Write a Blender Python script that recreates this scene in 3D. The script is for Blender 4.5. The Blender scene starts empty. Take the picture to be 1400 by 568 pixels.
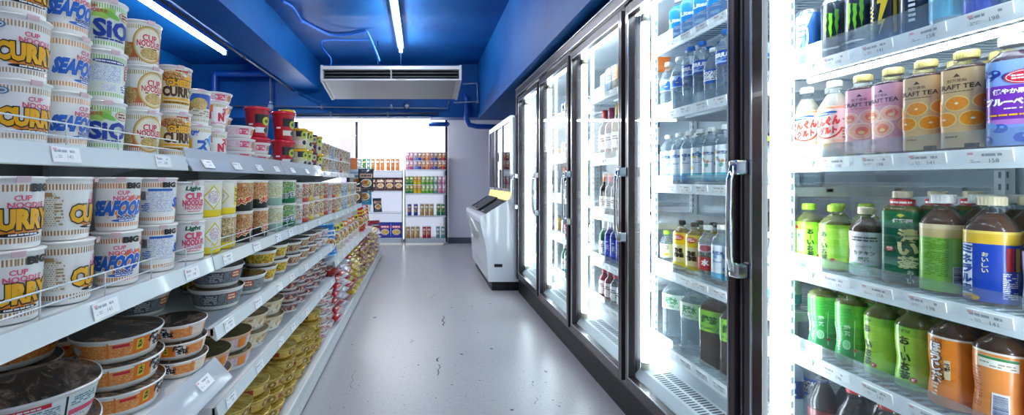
import bpy, bmesh, math, random
from mathutils import Vector, Matrix
R = math.radians
sc = bpy.context.scene
col = sc.collection
F, VX, VY, EYE = 590.0, 575.0, 246.0, 1.09
def yof(px, X): return F * X / abs(px - VX)

# ------------------------------------------------------------------ materials
def lin(h):
    if isinstance(h, str):
        h = h.lstrip('#'); c = [int(h[i:i+2], 16) / 255 for i in (0, 2, 4)]
    else: c = h
    return tuple(((x / 12.92) if x <= .04045 else ((x + .055) / 1.055) ** 2.4) for x in c) + (1.0,)
MATS = {}
def nodes(name):
    m = bpy.data.materials.new(name); m.use_nodes = True
    nt = m.node_tree
    return m, nt, nt.nodes['Principled BSDF']
def P(hexc, rough=.45, metal=0, trans=0, ior=1.45, coat=0, emit=0, spec=.5):
    k = ('P', hexc, rough, metal, trans, ior, coat, emit, spec)
    if k in MATS: return MATS[k]
    m, nt, b = nodes('paint_' + str(hexc).strip('#'))
    b.inputs['Base Color'].default_value = lin(hexc); b.inputs['Roughness'].default_value = rough
    b.inputs['Metallic'].default_value = metal; b.inputs['Transmission Weight'].default_value = trans
    b.inputs['IOR'].default_value = ior; b.inputs['Coat Weight'].default_value = coat
    b.inputs['Specular IOR Level'].default_value = spec
    if emit:
        b.inputs['Emission Color'].default_value = lin(hexc); b.inputs['Emission Strength'].default_value = emit
    MATS[k] = m; return m
def clear(tint='#ffffff', refl=.5, rough=.03, milk=0.0, ior=1.45):
    k = ('clear', tint, refl, rough, milk, ior)
    if k in MATS: return MATS[k]
    m = bpy.data.materials.new('clear_plastic'); m.use_nodes = True; nt = m.node_tree; nt.nodes.clear()
    out = nt.nodes.new('ShaderNodeOutputMaterial'); t = nt.nodes.new('ShaderNodeBsdfTransparent'); t.inputs[0].default_value = lin(tint)
    g = nt.nodes.new('ShaderNodeBsdfGlossy'); g.inputs['Roughness'].default_value = rough
    fr = nt.nodes.new('ShaderNodeFresnel'); fr.inputs[0].default_value = ior
    mu = nt.nodes.new('ShaderNodeMath'); mu.operation = 'MULTIPLY'; mu.inputs[1].default_value = refl
    mx = nt.nodes.new('ShaderNodeMixShader'); L = nt.links.new
    L(fr.outputs[0], mu.inputs[0]); L(mu.outputs[0], mx.inputs[0]); L(t.outputs[0], mx.inputs[1]); L(g.outputs[0], mx.inputs[2])
    last = mx
    if milk:
        d = nt.nodes.new('ShaderNodeBsdfDiffuse'); d.inputs[0].default_value = lin('#eef4fa')
        m2 = nt.nodes.new('ShaderNodeMixShader'); m2.inputs[0].default_value = milk
        L(mx.outputs[0], m2.inputs[1]); L(d.outputs[0], m2.inputs[2]); last = m2
    L(last.outputs[0], out.inputs[0]); MATS[k] = m; return m
def ramp(nt, cols, const=True):
    r = nt.nodes.new('ShaderNodeValToRGB'); e = r.color_ramp
    e.interpolation = 'CONSTANT' if const else 'LINEAR'
    n = len(cols)
    while len(e.elements) < n: e.elements.new(.5)
    for i, c in enumerate(cols):
        e.elements[i].position = i / n if const else i / max(1, n - 1)
    for i, c in enumerate(cols): e.elements[i].color = lin(c)
    return r
def art(cols, scale=60, rough=.35, stretch=(1, 1, 1), coat=.2):
    """printed food picture: patches of the print's own colours"""
    k = ('art', tuple(cols), scale, stretch, rough)
    if k in MATS: return MATS[k]
    m, nt, b = nodes('printed_picture'); L = nt.links.new
    tc = nt.nodes.new('ShaderNodeTexCoord'); mp = nt.nodes.new('ShaderNodeMapping'); mp.inputs['Scale'].default_value = stretch
    mp.inputs['Location'].default_value = (sum(ord(ch) for ch in ''.join(cols)) % 7 * .31, .2, .1)
    v = nt.nodes.new('ShaderNodeTexVoronoi'); v.inputs['Scale'].default_value = scale
    ns = nt.nodes.new('ShaderNodeTexNoise'); ns.inputs['Scale'].default_value = scale * .8; ns.inputs['Detail'].default_value = 3
    mx = nt.nodes.new('ShaderNodeMix'); mx.data_type = 'VECTOR'; mx.inputs[0].default_value = .12
    L(tc.outputs['Object'], mp.inputs[0]); L(mp.outputs[0], ns.inputs['Vector']); L(mp.outputs[0], mx.inputs[4]); L(ns.outputs['Color'], mx.inputs[5])
    L(mx.outputs[1], v.inputs['Vector'])
    sp = nt.nodes.new('ShaderNodeSeparateColor'); r = ramp(nt, cols)
    L(v.outputs['Color'], sp.inputs[0]); L(sp.outputs[0], r.inputs[0]); L(r.outputs[0], b.inputs['Base Color'])
    b.inputs['Roughness'].default_value = rough; b.inputs['Coat Weight'].default_value = coat
    MATS[k] = m; return m
def uvmath(nt, axis, period, duty):
    uv = nt.nodes.new('ShaderNodeTexCoord'); s = nt.nodes.new('ShaderNodeSeparateXYZ'); L = nt.links.new
    L(uv.outputs['UV'], s.inputs[0])
    a = nt.nodes.new('ShaderNodeMath'); a.operation = 'DIVIDE'; a.inputs[1].default_value = period
    f = nt.nodes.new('ShaderNodeMath'); f.operation = 'FRACT'; g = nt.nodes.new('ShaderNodeMath'); g.operation = 'LESS_THAN'; g.inputs[1].default_value = duty
    L(s.outputs[axis], a.inputs[0]); L(a.outputs[0], f.inputs[0]); L(f.outputs[0], g.inputs[0]); return g
def stripes(bg, fg, period=.005, duty=.5, axis=0, rough=.4):
    k = ('st', bg, fg, period, duty, axis)
    if k in MATS: return MATS[k]
    m, nt, b = nodes('printed_ticks'); g = uvmath(nt, axis, period, duty)
    mx = nt.nodes.new('ShaderNodeMix'); mx.data_type = 'RGBA'; mx.inputs[6].default_value = lin(bg); mx.inputs[7].default_value = lin(fg)
    nt.links.new(g.outputs[0], mx.inputs[0]); nt.links.new(mx.outputs[2], b.inputs['Base Color']); b.inputs['Roughness'].default_value = rough
    b.inputs['Coat Weight'].default_value = .25
    MATS[k] = m; return m
def fineprint(bg, fg, size=.004, rough=.4, extra=None):
    """panel of small print: rows of dashes in the ink colour"""
    k = ('fp', bg, fg, size, extra)
    if k in MATS: return MATS[k]
    m, nt, b = nodes('small_print'); L = nt.links.new
    uv = nt.nodes.new('ShaderNodeTexCoord'); br = nt.nodes.new('ShaderNodeTexBrick')
    br.inputs['Scale'].default_value = 1 / size / 2; br.inputs['Color1'].default_value = lin(fg); br.inputs['Color2'].default_value = lin(extra or bg)
    br.inputs['Mortar'].default_value = lin(bg); br.inputs['Mortar Size'].default_value = .09; br.inputs['Brick Width'].default_value = .55
    br.inputs['Row Height'].default_value = .5; br.inputs['Bias'].default_value = 0
    L(uv.outputs['UV'], br.inputs['Vector']); L(br.outputs['Color'], b.inputs['Base Color']); b.inputs['Roughness'].default_value = rough
    b.inputs['Coat Weight'].default_value = .2
    MATS[k] = m; return m
def lidfilm(cols, scale=14, stretch=(1, 3, 1), rough=.18):
    """printed lid film: soft streaky food picture"""
    k = ('lid', tuple(cols), scale, stretch)
    if k in MATS: return MATS[k]
    m, nt, b = nodes('printed_lid_film'); L = nt.links.new
    tc = nt.nodes.new('ShaderNodeTexCoord'); mp = nt.nodes.new('ShaderNodeMapping'); mp.inputs['Scale'].default_value = stretch
    ns = nt.nodes.new('ShaderNodeTexNoise'); ns.inputs['Scale'].default_value = scale; ns.inputs['Detail'].default_value = 8; ns.inputs['Roughness'].default_value = .7; ns.inputs['Distortion'].default_value = 1.2
    r = ramp(nt, cols, False); r.color_ramp.elements[0].position = .36
    for i_ in range(1, len(cols)): r.color_ramp.elements[i_].position = .36 + .28 * i_ / (len(cols) - 1)
    L(tc.outputs['Object'], mp.inputs[0]); L(mp.outputs[0], ns.inputs['Vector']); L(ns.outputs[0], r.inputs[0]); L(r.outputs[0], b.inputs['Base Color'])
    b.inputs['Roughness'].default_value = rough; b.inputs['Coat Weight'].default_value = .6
    MATS[k] = m; return m
def lamp(hexc, s):
    k = ('lamp', hexc, s)
    if k in MATS: return MATS[k]
    m = bpy.data.materials.new('lit_tube'); m.use_nodes = True; nt = m.node_tree; nt.nodes.clear()
    o = nt.nodes.new('ShaderNodeOutputMaterial'); e = nt.nodes.new('ShaderNodeEmission'); e.inputs[0].default_value = lin(hexc); e.inputs[1].default_value = s
    nt.links.new(e.outputs[0], o.inputs[0]); MATS[k] = m; return m

# ------------------------------------------------------------------ objects
KIDS = {}
def link(o, parent=None):
    col.objects.link(o)
    if parent is not None:
        o.parent = parent; KIDS.setdefault(parent.name, []).append(o)
    return o
def tag(o, label=None, cat=None, group=None, kind=None):
    if label: o['label'] = label
    if cat: o['category'] = cat
    if group: o['group'] = group
    if kind: o['kind'] = kind
    return o
def empty(name, loc=(0, 0, 0), rz=0, parent=None):
    o = bpy.data.objects.new(name, None); o.location = loc; o.rotation_euler = (0, 0, rz); o.empty_display_size = .02
    return link(o, parent)
def copy_tree(o, parent=None):
    c = o.copy(); link(c, parent)
    for ch in KIDS.get(o.name, []): copy_tree(ch, c)
    return c
class MB:
    """collects shapes, then links them as ONE mesh object"""
    def __init__(s): s.v = []; s.f = []; s.mi = []; s.uv = []; s.mats = []; s.sm = []
    def m(s, mat):
        if mat not in s.mats: s.mats.append(mat)
        return s.mats.index(mat)
    def add(s, vs, fs, mat, uvs=None, smooth=False):
        b = len(s.v); s.v.extend([tuple(v) for v in vs]); i = s.m(mat)
        for k, f in enumerate(fs):
            s.f.append([b + j for j in f]); s.mi.append(i); s.sm.append(smooth)
            s.uv.append(uvs[k] if uvs else [(0, 0)] * len(f))
        return s
    def box(s, x0, x1, y0, y1, z0, z1, mat, bev=0):
        if bev:
            bm = bmesh.new(); bmesh.ops.create_cube(bm, size=1)
            for v in bm.verts: v.co = Vector(((x0 + x1) / 2 + v.co.x * (x1 - x0), (y0 + y1) / 2 + v.co.y * (y1 - y0), (z0 + z1) / 2 + v.co.z * (z1 - z0)))
            bmesh.ops.bevel(bm, geom=bm.edges[:], offset=bev, segments=2, affect='EDGES', profile=.5)
            bm.verts.index_update(); s.add([v.co for v in bm.verts], [[v.index for v in f.verts] for f in bm.faces], mat); bm.free(); return s
        v = [(x, y, z) for x in (x0, x1) for y in (y0, y1) for z in (z0, z1)]
        f = [(0, 1, 3, 2), (4, 6, 7, 5), (0, 4, 5, 1), (2, 3, 7, 6), (0, 2, 6, 4), (1, 5, 7, 3)]
        uv = []
        for q in f:
            n = 0 if q in (f[0], f[1]) else (1 if q in (f[2], f[3]) else 2)
            a, b = [(1, 2), (0, 2), (0, 1)][n]; uv.append([(v[i][a], v[i][b]) for i in q])
        return s.add(v, f, mat, uv)
    def obox(s, c, size, rot, mat):
        M = Matrix.Translation(c) @ rot.to_matrix().to_4x4() if hasattr(rot, 'to_matrix') else Matrix.Translation(c) @ rot
        v = [M @ Vector((x * size[0] / 2, y * size[1] / 2, z * size[2] / 2)) for x in (-1, 1) for y in (-1, 1) for z in (-1, 1)]
        return s.add(v, [(0, 1, 3, 2), (4, 6, 7, 5), (0, 4, 5, 1), (2, 3, 7, 6), (0, 2, 6, 4), (1, 5, 7, 3)], mat)
    def tube(s, pts, r, mat, seg=8, caps=True):
        pts = [Vector(p) for p in pts]; rings = []; n = len(pts); up = Vector((0, 0, 1)); prev = None
        for i, p in enumerate(pts):
            d = (pts[min(i + 1, n - 1)] - pts[max(i - 1, 0)]).normalized()
            a = prev if prev is not None else (up if abs(d.z) < .9 else Vector((1, 0, 0)))
            a = (a - d * a.dot(d)).normalized(); prev = a; b = d.cross(a)
            rr = r[i] if isinstance(r, (list, tuple)) else r
            rings.append([p + (a * math.cos(t) + b * math.sin(t)) * rr for t in [2 * math.pi * k / seg for k in range(seg)]])
        v = [q for ring in rings for q in ring]; f = []
        for i in range(n - 1):
            for k in range(seg): f.append((i * seg + k, i * seg + (k + 1) % seg, (i + 1) * seg + (k + 1) % seg, (i + 1) * seg + k))
        s.add(v, f, mat, None, True)
        if caps: s.add(rings[0], [tuple(range(seg))[::-1]], mat); s.add(rings[-1], [tuple(range(seg))], mat)
        return s
    def prism(s, poly, axis, a0, a1, mat, capmat=None):
        """poly: 2-D outline in the two other axes, extruded along axis"""
        def pt(p, a): return {0: (a, p[0], p[1]), 1: (p[0], a, p[1]), 2: (p[0], p[1], a)}[axis]
        n = len(poly); v = [pt(p, a0) for p in poly] + [pt(p, a1) for p in poly]
        s.add(v, [(i, (i + 1) % n, n + (i + 1) % n, n + i) for i in range(n)], mat)
        s.add(v, [tuple(range(n))[::-1], tuple(range(n, 2 * n))], capmat or mat); return s
    def lathe(s, prof, seg=36, bottom=True, top=True, n=5, c=(0, 0)):
        """prof: (r, z, material[, squareness]); the material runs from that point to the next; UV in metres"""
        rings = []
        for p in prof:
            q = p[3] if len(p) > 3 else 0
            rings.append([sq_pt(p[0], 2 * math.pi * k / seg, q, p[1], n, c) for k in range(seg)])
        for i in range(len(prof) - 1):
            v = rings[i] + rings[i + 1]; fs = []; us = []; rr = max(prof[i][0], prof[i + 1][0])
            for k in range(seg):
                fs.append((k, (k + 1) % seg, seg + (k + 1) % seg, seg + k)); u0, u1 = 2 * math.pi * k / seg * rr, 2 * math.pi * (k + 1) / seg * rr
                us.append([(u0, prof[i][1]), (u1, prof[i][1]), (u1, prof[i + 1][1]), (u0, prof[i + 1][1])])
            s.add(v, fs, prof[i][2], us, True)
        if bottom and prof[0][0] > 0: s.add(rings[0], [tuple(range(seg))[::-1]], prof[0][2], [[(p[0], p[1]) for p in rings[0]][::-1]])
        if top and prof[-1][0] > 0: s.add(rings[-1], [tuple(range(seg))], prof[-1][2], [[(p[0], p[1]) for p in rings[-1]]])
        return s
    def mesh(s, name):
        me = bpy.data.meshes.new(name); me.from_pydata(s.v, [], s.f)
        for m in s.mats: me.materials.append(m)
        me.polygons.foreach_set('material_index', s.mi); me.polygons.foreach_set('use_smooth', s.sm)
        uvl = me.uv_layers.new(name='UVMap'); flat = [c for f in s.uv for p in f for c in p]; uvl.data.foreach_set('uv', flat)
        bm = bmesh.new(); bm.from_mesh(me); bmesh.ops.remove_doubles(bm, verts=bm.verts[:], dist=1e-5); bm.to_mesh(me); bm.free(); me.update()
        return me
    def build(s, name, parent=None, loc=None, rz=0):
        o = bpy.data.objects.new(name, s.mesh(name))
        if loc is not None: o.location = loc
        if rz: o.rotation_euler = (0, 0, rz)
        return link(o, parent)
def sq_f(t, q, n=5):
    if not q: return 1.0
    f = (abs(math.cos(t)) ** n + abs(math.sin(t)) ** n) ** (-1 / n); return 1 + (f - 1) * q
def sq_pt(r, t, q, z, n=5, c=(0, 0)):
    f = r * sq_f(t, q, n); return (c[0] + f * math.cos(t), c[1] + f * math.sin(t), z)

# ------------------------------------------------------------------ printing on packages
TXT = {}
def text2d(body, off):
    k = (body, off)
    if k not in TXT:
        c = bpy.data.curves.new('lettering', 'FONT'); c.body = body; c.size = 1; c.resolution_u = 2; c.offset = off
        o = bpy.data.objects.new('lettering', c); col.objects.link(o)
        m = bpy.data.meshes.new_from_object(o.evaluated_get(bpy.context.evaluated_depsgraph_get()))
        vs = [(v.co.x, v.co.y) for v in m.vertices]; fs = [tuple(p.vertices) for p in m.polygons]
        bpy.data.objects.remove(o); bpy.data.curves.remove(c); bpy.data.meshes.remove(m); TXT[k] = (vs, fs)
    return TXT[k]
class Pr:
    def __init__(s): s.items = []
    def raw(s, vs, fs, mat, layer): s.items.append((vs, fs, mat, layer)); return s
    def text(s, body, u, v, h, mat, bold=0, w=None, rot=0, shear=0, layer=2, arch=0):
        ref = text2d(body, 0); vs, fs = text2d(body, bold)
        if not ref[0]: return s
        xs = [p[0] for p in ref[0]]; ys = [p[1] for p in ref[0]]; cx, cy = (min(xs) + max(xs)) / 2, (min(ys) + max(ys)) / 2
        ky = h / (max(ys) - min(ys) if len(body) > 1 or (max(ys) - min(ys)) > .3 else .8); kx = ky if w is None else w / (max(xs) - min(xs)); ca, sa = math.cos(rot), math.sin(rot)
        out = []
        for x, y in vs:
            x2, y2 = (x - cx) * kx + (y - cy) * ky * shear, (y - cy) * ky
            y2 += arch * (x2 ** 2)
            out.append((u + x2 * ca - y2 * sa, v + x2 * sa + y2 * ca))
        return s.raw(out, fs, mat, layer)
    def vtext(s, body, u, v, h, mat, bold=0, step=None, layer=2, kx=1):
        step = step or h * 1.12
        for i, ch in enumerate(body):
            if ch in '〜ー|': s.rect(u, v - i * step, h * .12, h * .8, mat, layer)
            else: s.text(ch, u, v - i * step, h, mat, bold, w=h * kx, layer=layer)
        return s
    def poly(s, pts, mat, layer=1): return s.raw(list(pts), [tuple(range(len(pts)))], mat, layer)
    def rect(s, u, v, w, h, mat, layer=1, rot=0, shear=0):
        ca, sa = math.cos(rot), math.sin(rot)
        q = [(x + y * shear, y) for x, y in ((-w / 2, -h / 2), (w / 2, -h / 2), (w / 2, h / 2), (-w / 2, h / 2))]
        return s.poly([(u + x * ca - y * sa, v + x * sa + y * ca) for x, y in q], mat, layer)
    def ell(s, u, v, a, b, mat, layer=1, n=28, rot=0):
        ca, sa = math.cos(rot), math.sin(rot)
        return s.poly([(u + a * math.cos(t) * ca - b * math.sin(t) * sa, v + a * math.cos(t) * sa + b * math.sin(t) * ca) for t in [2 * math.pi * k / n for k in range(n)]], mat, layer)
    def ring(s, u, v, a, b, wd, mat, layer=2, n=32, t0=0, t1=360):
        N = n; vs = []; fs = []
        for k in range(N + 1):
            t = R(t0 + (t1 - t0) * k / N)
            vs += [(u + a * math.cos(t), v + b * math.sin(t)), (u + (a - wd) * math.cos(t), v + (b - wd) * math.sin(t))]
        for k in range(N): fs.append((2 * k, 2 * k + 2, 2 * k + 3, 2 * k + 1))
        return s.raw(vs, fs, mat, layer)
    def lines(s, u, v, w, h, rows, mat, layer=2, seed=1, fill=.8):
        rd = random.Random(seed); vs = []; fs = []; dv = h / rows
        for i in range(rows):
            x = u - w / 2; y = v + h / 2 - (i + .5) * dv
            while x < u + w / 2 - dv * .3:
                L = min(dv * rd.uniform(.5, 2.2), u + w / 2 - x)
                if rd.random() < fill:
                    b = len(vs); vs += [(x, y - dv * .28), (x + L * .85, y - dv * .28), (x + L * .85, y + dv * .28), (x, y + dv * .28)]; fs.append((b, b + 1, b + 2, b + 3))
                x += L
        return s.raw(vs, fs, mat, layer)
    def bars(s, u, v, w, h, mat, layer=3, horiz=False):
        rd = random.Random(5); x = 0; vs = []; fs = []; L = h if horiz else w
        while x < L:
            d = rd.choice((.0006, .001, .0014)); b = len(vs)
            if horiz: vs += [(u - w / 2, v - h / 2 + x), (u + w / 2, v - h / 2 + x), (u + w / 2, v - h / 2 + x + d), (u - w / 2, v - h / 2 + x + d)]
            else: vs += [(u - w / 2 + x, v - h / 2), (u - w / 2 + x + d, v - h / 2), (u - w / 2 + x + d, v + h / 2), (u - w / 2 + x, v + h / 2)]
            fs.append((b, b + 1, b + 2, b + 3)); x += d + rd.choice((.0006, .001))
        return s.raw(vs, fs, mat, layer)
    def burst(s, u, v, a, b, n, mat, layer=1, k=.6, seed=3, rot=0):
        rd = random.Random(seed); pts = []
        for i in range(2 * n):
            t = math.pi * i / n; q = (1 if i % 2 == 0 else k) * rd.uniform(.85, 1.1); x, y = a * q * math.cos(t), b * q * math.sin(t)
            pts.append((u + x * math.cos(rot) - y * math.sin(rot), v + x * math.sin(rot) + y * math.cos(rot)))
        return s.poly(pts, mat, layer)
    def build(s, name, parent, surf, cut=.006, vcut=0, gap=.0004, lift=.0003):
        mb = MB()
        for vs, fs, mat, layer in s.items:
            us = [p[0] for p in vs]; vv = [p[1] for p in vs]
            if cut and max(us) - min(us) > cut * 1.5 or (vcut and max(vv) - min(vv) > vcut * 1.5):
                bm = bmesh.new(); bv = [bm.verts.new((p[0], p[1], 0)) for p in vs]
                for f in fs:
                    try: bm.faces.new([bv[i] for i in f])
                    except ValueError: pass
                if any(len(f) > 4 for f in fs): bmesh.ops.triangulate(bm, faces=bm.faces[:])
                if cut:
                    x = min(us) + cut
                    while x < max(us) - 1e-6:
                        bmesh.ops.bisect_plane(bm, geom=bm.verts[:] + bm.edges[:] + bm.faces[:], dist=1e-7, plane_co=(x, 0, 0), plane_no=(1, 0, 0)); x += cut
                if vcut:
                    y = min(vv) + vcut
                    while y < max(vv) - 1e-6:
                        bmesh.ops.bisect_plane(bm, geom=bm.verts[:] + bm.edges[:] + bm.faces[:], dist=1e-7, plane_co=(0, y, 0), plane_no=(0, 1, 0)); y += vcut
                bm.verts.index_update(); vs = [(v.co.x, v.co.y) for v in bm.verts]; fs = [tuple(v.index for v in f.verts) for f in bm.faces]; bm.free()
            mb.add([surf(p[0], p[1], lift + gap * layer) for p in vs], fs, mat, [[vs[i] for i in f] for f in fs])
        return mb.build(name, parent)
def round_surf(prof, uref, n=5):
    pr = [(p[1], p[0], p[3] if len(p) > 3 else 0) for p in prof]; pr.sort()
    def f(u, v, off):
        v2 = min(max(v, pr[0][0]), pr[-1][0]); r, q = pr[-1][1], pr[-1][2]
        for a, b in zip(pr, pr[1:]):
            if a[0] <= v2 <= b[0]:
                t = 0 if b[0] == a[0] else (v2 - a[0]) / (b[0] - a[0]); r = a[1] + (b[1] - a[1]) * t; q = a[2] + (b[2] - a[2]) * t; break
        t = u / uref; k = r * sq_f(t, q, n) + off
        return (k * math.cos(t), k * math.sin(t), v)
    return f
def face_x(x): return lambda u, v, off: (x + off, u, v)           # flat print facing +X
def face_nx(x): return lambda u, v, off: (x - off, -u, v)         # facing -X
def face_z(z): return lambda u, v, off: (u, v, z + off)

# ------------------------------------------------------------------ placing
LABELS = {}
ORD = ['first', 'second', 'third', 'fourth', 'fifth', 'sixth', 'seventh', 'eighth', 'ninth', 'tenth', 'eleventh', 'twelfth', 'thirteenth', 'fourteenth', 'fifteenth', 'sixteenth', 'seventeenth', 'eighteenth', 'nineteenth', 'twentieth']
class Kind:
    """first use moves the thing itself, later uses copy it"""
    def __init__(s, root, cat, group): s.root = root; s.used = False; s.cat = cat; s.group = group
    def put(s, loc, rz, label, group=None, rx=0, ry=0, sc_=1):
        o = copy_tree(s.root) if s.used else s.root; s.used = True
        o.location = loc; o.rotation_euler = (rx, ry, rz)
        if sc_ != 1: o.scale = (sc_, sc_, sc_) if not isinstance(sc_, tuple) else sc_
        tag(o, label, s.cat, group or s.group); LABELS.setdefault(label, []).append(o.name); return o
def level(i, n):
    if n == 1: return ''
    if i == 0: return 'bottom '
    if i == n - 1: return 'top '
    return {1: 'second ', 2: 'third ', 3: 'fourth ', 4: 'fifth ', 5: 'sixth ', 6: 'seventh ', 7: 'eighth ', 8: 'ninth '}[i]
rnd = random.Random(11)
# ------------------------------------------------------------------ room shell
CEIL = 2.83; XL, XR = -3.45, 1.9; YB, YW, YL = -2.2, 7.6, 6.5
def struct(name, mb, **k):
    o = mb.build(name, **k); o['kind'] = 'structure'; return o
def blue_paint():
    m, nt, b = nodes('blue_gloss_paint'); L = nt.links.new
    tc = nt.nodes.new('ShaderNodeTexCoord'); ns = nt.nodes.new('ShaderNodeTexNoise'); ns.inputs['Scale'].default_value = 2.2; ns.inputs['Detail'].default_value = 6
    L(tc.outputs['Object'], ns.inputs['Vector']); r = ramp(nt, ['#014b93', '#03569e', '#0560a8'], False); r.color_ramp.elements[0].position = .3; r.color_ramp.elements[2].position = .75
    L(ns.outputs[0], r.inputs[0]); L(r.outputs[0], b.inputs['Base Color'])
    b.inputs['Roughness'].default_value = .5; b.inputs['Specular IOR Level'].default_value = .28
    n2 = nt.nodes.new('ShaderNodeTexNoise'); n2.inputs['Scale'].default_value = 9; n2.inputs['Detail'].default_value = 8
    bp = nt.nodes.new('ShaderNodeBump'); bp.inputs['Strength'].default_value = .25; bp.inputs['Distance'].default_value = .02
    L(tc.outputs['Object'], n2.inputs['Vector']); L(n2.outputs[0], bp.inputs['Height']); L(bp.outputs[0], b.inputs['Normal'])
    return m
def floor_mat():
    m, nt, b = nodes('speckled_vinyl'); L = nt.links.new
    tc = nt.nodes.new('ShaderNodeTexCoord')
    def noise(s, d=3):
        n = nt.nodes.new('ShaderNodeTexNoise'); n.inputs['Scale'].default_value = s; n.inputs['Detail'].default_value = d; L(tc.outputs['Object'], n.inputs['Vector']); return n
    def mul(a, c, f):
        x = nt.nodes.new('ShaderNodeMix'); x.data_type = 'RGBA'; x.blend_type = 'MULTIPLY'; x.inputs[0].default_value = f; L(a, x.inputs[6]); L(c, x.inputs[7]); return x.outputs[2]
    base = ramp(nt, ['#abaaaa', '#b0afb0', '#b4b4b5'], False); n1 = noise(1.1, 5); L(n1.outputs[0], base.inputs[0])
    sp = noise(90, 2); rs = ramp(nt, ['#8a8890', '#ffffff'], True); rs.color_ramp.elements[1].position = .36; L(sp.outputs[0], rs.inputs[0])
    c = mul(base.outputs[0], rs.outputs[0], .45)
    # sparse chips and scuffs: only some cells carry one
    v = nt.nodes.new('ShaderNodeTexVoronoi'); v.inputs['Scale'].default_value = 9
    mp = nt.nodes.new('ShaderNodeMapping'); mp.inputs['Scale'].default_value = (1.25, .8, 1); L(tc.outputs['Object'], mp.inputs[0]); L(mp.outputs[0], v.inputs['Vector'])
    s2 = nt.nodes.new('ShaderNodeSeparateColor'); L(v.outputs['Color'], s2.inputs[0])
    sz = nt.nodes.new('ShaderNodeMapRange'); sz.inputs[1].default_value = .72; sz.inputs[2].default_value = 1; sz.inputs[3].default_value = 0; sz.inputs[4].default_value = .10; L(s2.outputs[0], sz.inputs[0])
    lt = nt.nodes.new('ShaderNodeMath'); lt.operation = 'LESS_THAN'; L(v.outputs['Distance'], lt.inputs[0]); L(sz.outputs[0], lt.inputs[1])
    sc2 = nt.nodes.new('ShaderNodeMix'); sc2.data_type = 'RGBA'; sc2.inputs[6].default_value = (1, 1, 1, 1); sc2.inputs[7].default_value = lin('#6a6870'); L(lt.outputs[0], sc2.inputs[0])
    c = mul(c, sc2.outputs[2], .85)
    L(c, b.inputs['Base Color'])
    rr = nt.nodes.new('ShaderNodeMapRange'); rr.inputs[3].default_value = .2; rr.inputs[4].default_value = .36; n3 = noise(3, 4); L(n3.outputs[0], rr.inputs[0]); b.inputs['Roughness'].default_value = .31
    b.inputs['Specular IOR Level'].default_value = .6
    return m
BLUE = blue_paint(); WALLW = P('#dcdde6', .6); PIPE = P('#7d8aa0', .35, .4); BLUEPIPE = P('#0c4fa8', .35)
WHITE = P('#eceff1', .35); SHELFW = P('#dfe5e6', .35, coat=.2); CHROME = P('#d9dde0', .12, 1.0); BLACK = P('#101114', .4); DARK = P('#1c2330', .45)
fl_ = struct('floor', MB().box(XL, XR, YB, YW, -.08, 0, floor_mat()))
sm = MB(); SCUFF = P('#4a4850', .5); rs_ = random.Random(4)
def fpt(cx_, cy_):
    px, py = cx_ / 2.387 + 400, cy_ / 2.387 + 330; Yd = F * EYE / (py - VY); return Vector(((px - VX) * Yd / F, Yd, .0008))
for a, b, wd in (((435, 205), (472, 168), .004), ((495, 240), (492, 278), .007), ((477, 378), (475, 440), .008), ((390, 320), (384, 332), .006), ((207, 420), (175, 510), .003), ((786, 458), (780, 478), .004), ((795, 540), (800, 500), .002)):
    p0, p1 = fpt(*a), fpt(*b); d = (p1 - p0); q = Vector((-d.y, d.x, 0)).normalized(); n = 7; L_ = []; R_ = []
    for i in range(n + 1):
        c_ = p0 + d * i / n + q * rs_.uniform(-.012, .012); h_ = wd * rs_.uniform(.2, 1) * (.3 if i in (0, n) else 1); L_.append(c_ + q * h_); R_.append(c_ - q * h_)
    for i in range(n):
        if rs_.random() < .8: sm.add([L_[i], L_[i + 1], R_[i + 1], R_[i]], [(0, 3, 2, 1)], SCUFF)
dots = [(552, 370, .012), (650, 352, .012), (520, 217, .014), (645, 205, .014), (268, 250, .018), (715, 552, .011), (870, 540, .008), (410, 405, .009), (605, 300, .009), (560, 262, .008), (850, 520, .005), (825, 462, .006), (610, 455, .006), (520, 470, .006), (440, 500, .005), (330, 380, .006)]
for k in range(160): dots.append((rs_.uniform(60, 900), rs_.uniform(60, 560) , rs_.uniform(.002, .0045)))
for x_, y_, r_ in dots:
    c_ = fpt(x_, y_)
    if not -.45 < c_.x < .85: continue
    n = 7; sm.add([c_ + Vector((r_ * math.cos(6.283 * i / n) * rs_.uniform(.5, 1.3), r_ * math.sin(6.283 * i / n) * rs_.uniform(.4, 1), 0)) for i in range(n)], [tuple(range(n))], SCUFF)
sm.build('scuff_marks', fl_)
struct('ceiling', MB().box(XL, XR, YB, YL + .12, CEIL, CEIL + .12, BLUE))
struct('wall_left', MB().box(XL - .1, XL, YB, YW, 0, CEIL, BLUE))
struct('wall_right', MB().box(XR, XR + .1, YB, YW, 0, CEIL, WALLW))
struct('wall_near', MB().box(XL, XR, YB - .1, YB, 0, CEIL, WALLW))
struct('beam_left', MB().box(-1.86, -1.5, YB, YL, 2.425, CEIL, BLUE))
struct('beam_right', MB().box(.86, XR, YB, YL, 2.0, CEIL, BLUE))
lb = MB().box(XL, XR, YL, YL + .3, 2.03, CEIL, BLUE)
struct('lintel_far', lb)
struct('ceiling_far', MB().box(XL, XR, YL + .3, YW, 2.2, 2.3, WALLW))
struct('wall_far', MB().box(.47, XR, 7.4, YW + .1, 0, 2.2, WALLW))
struct('baseboard_far', MB().box(.465, XR, 7.385, 7.4, 0, .1, P('#55586a', .5)))
struct('wall_corner', MB().box(XL, -2.19, 7.4, YW + .1, 0, 2.2, BLUE))
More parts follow.
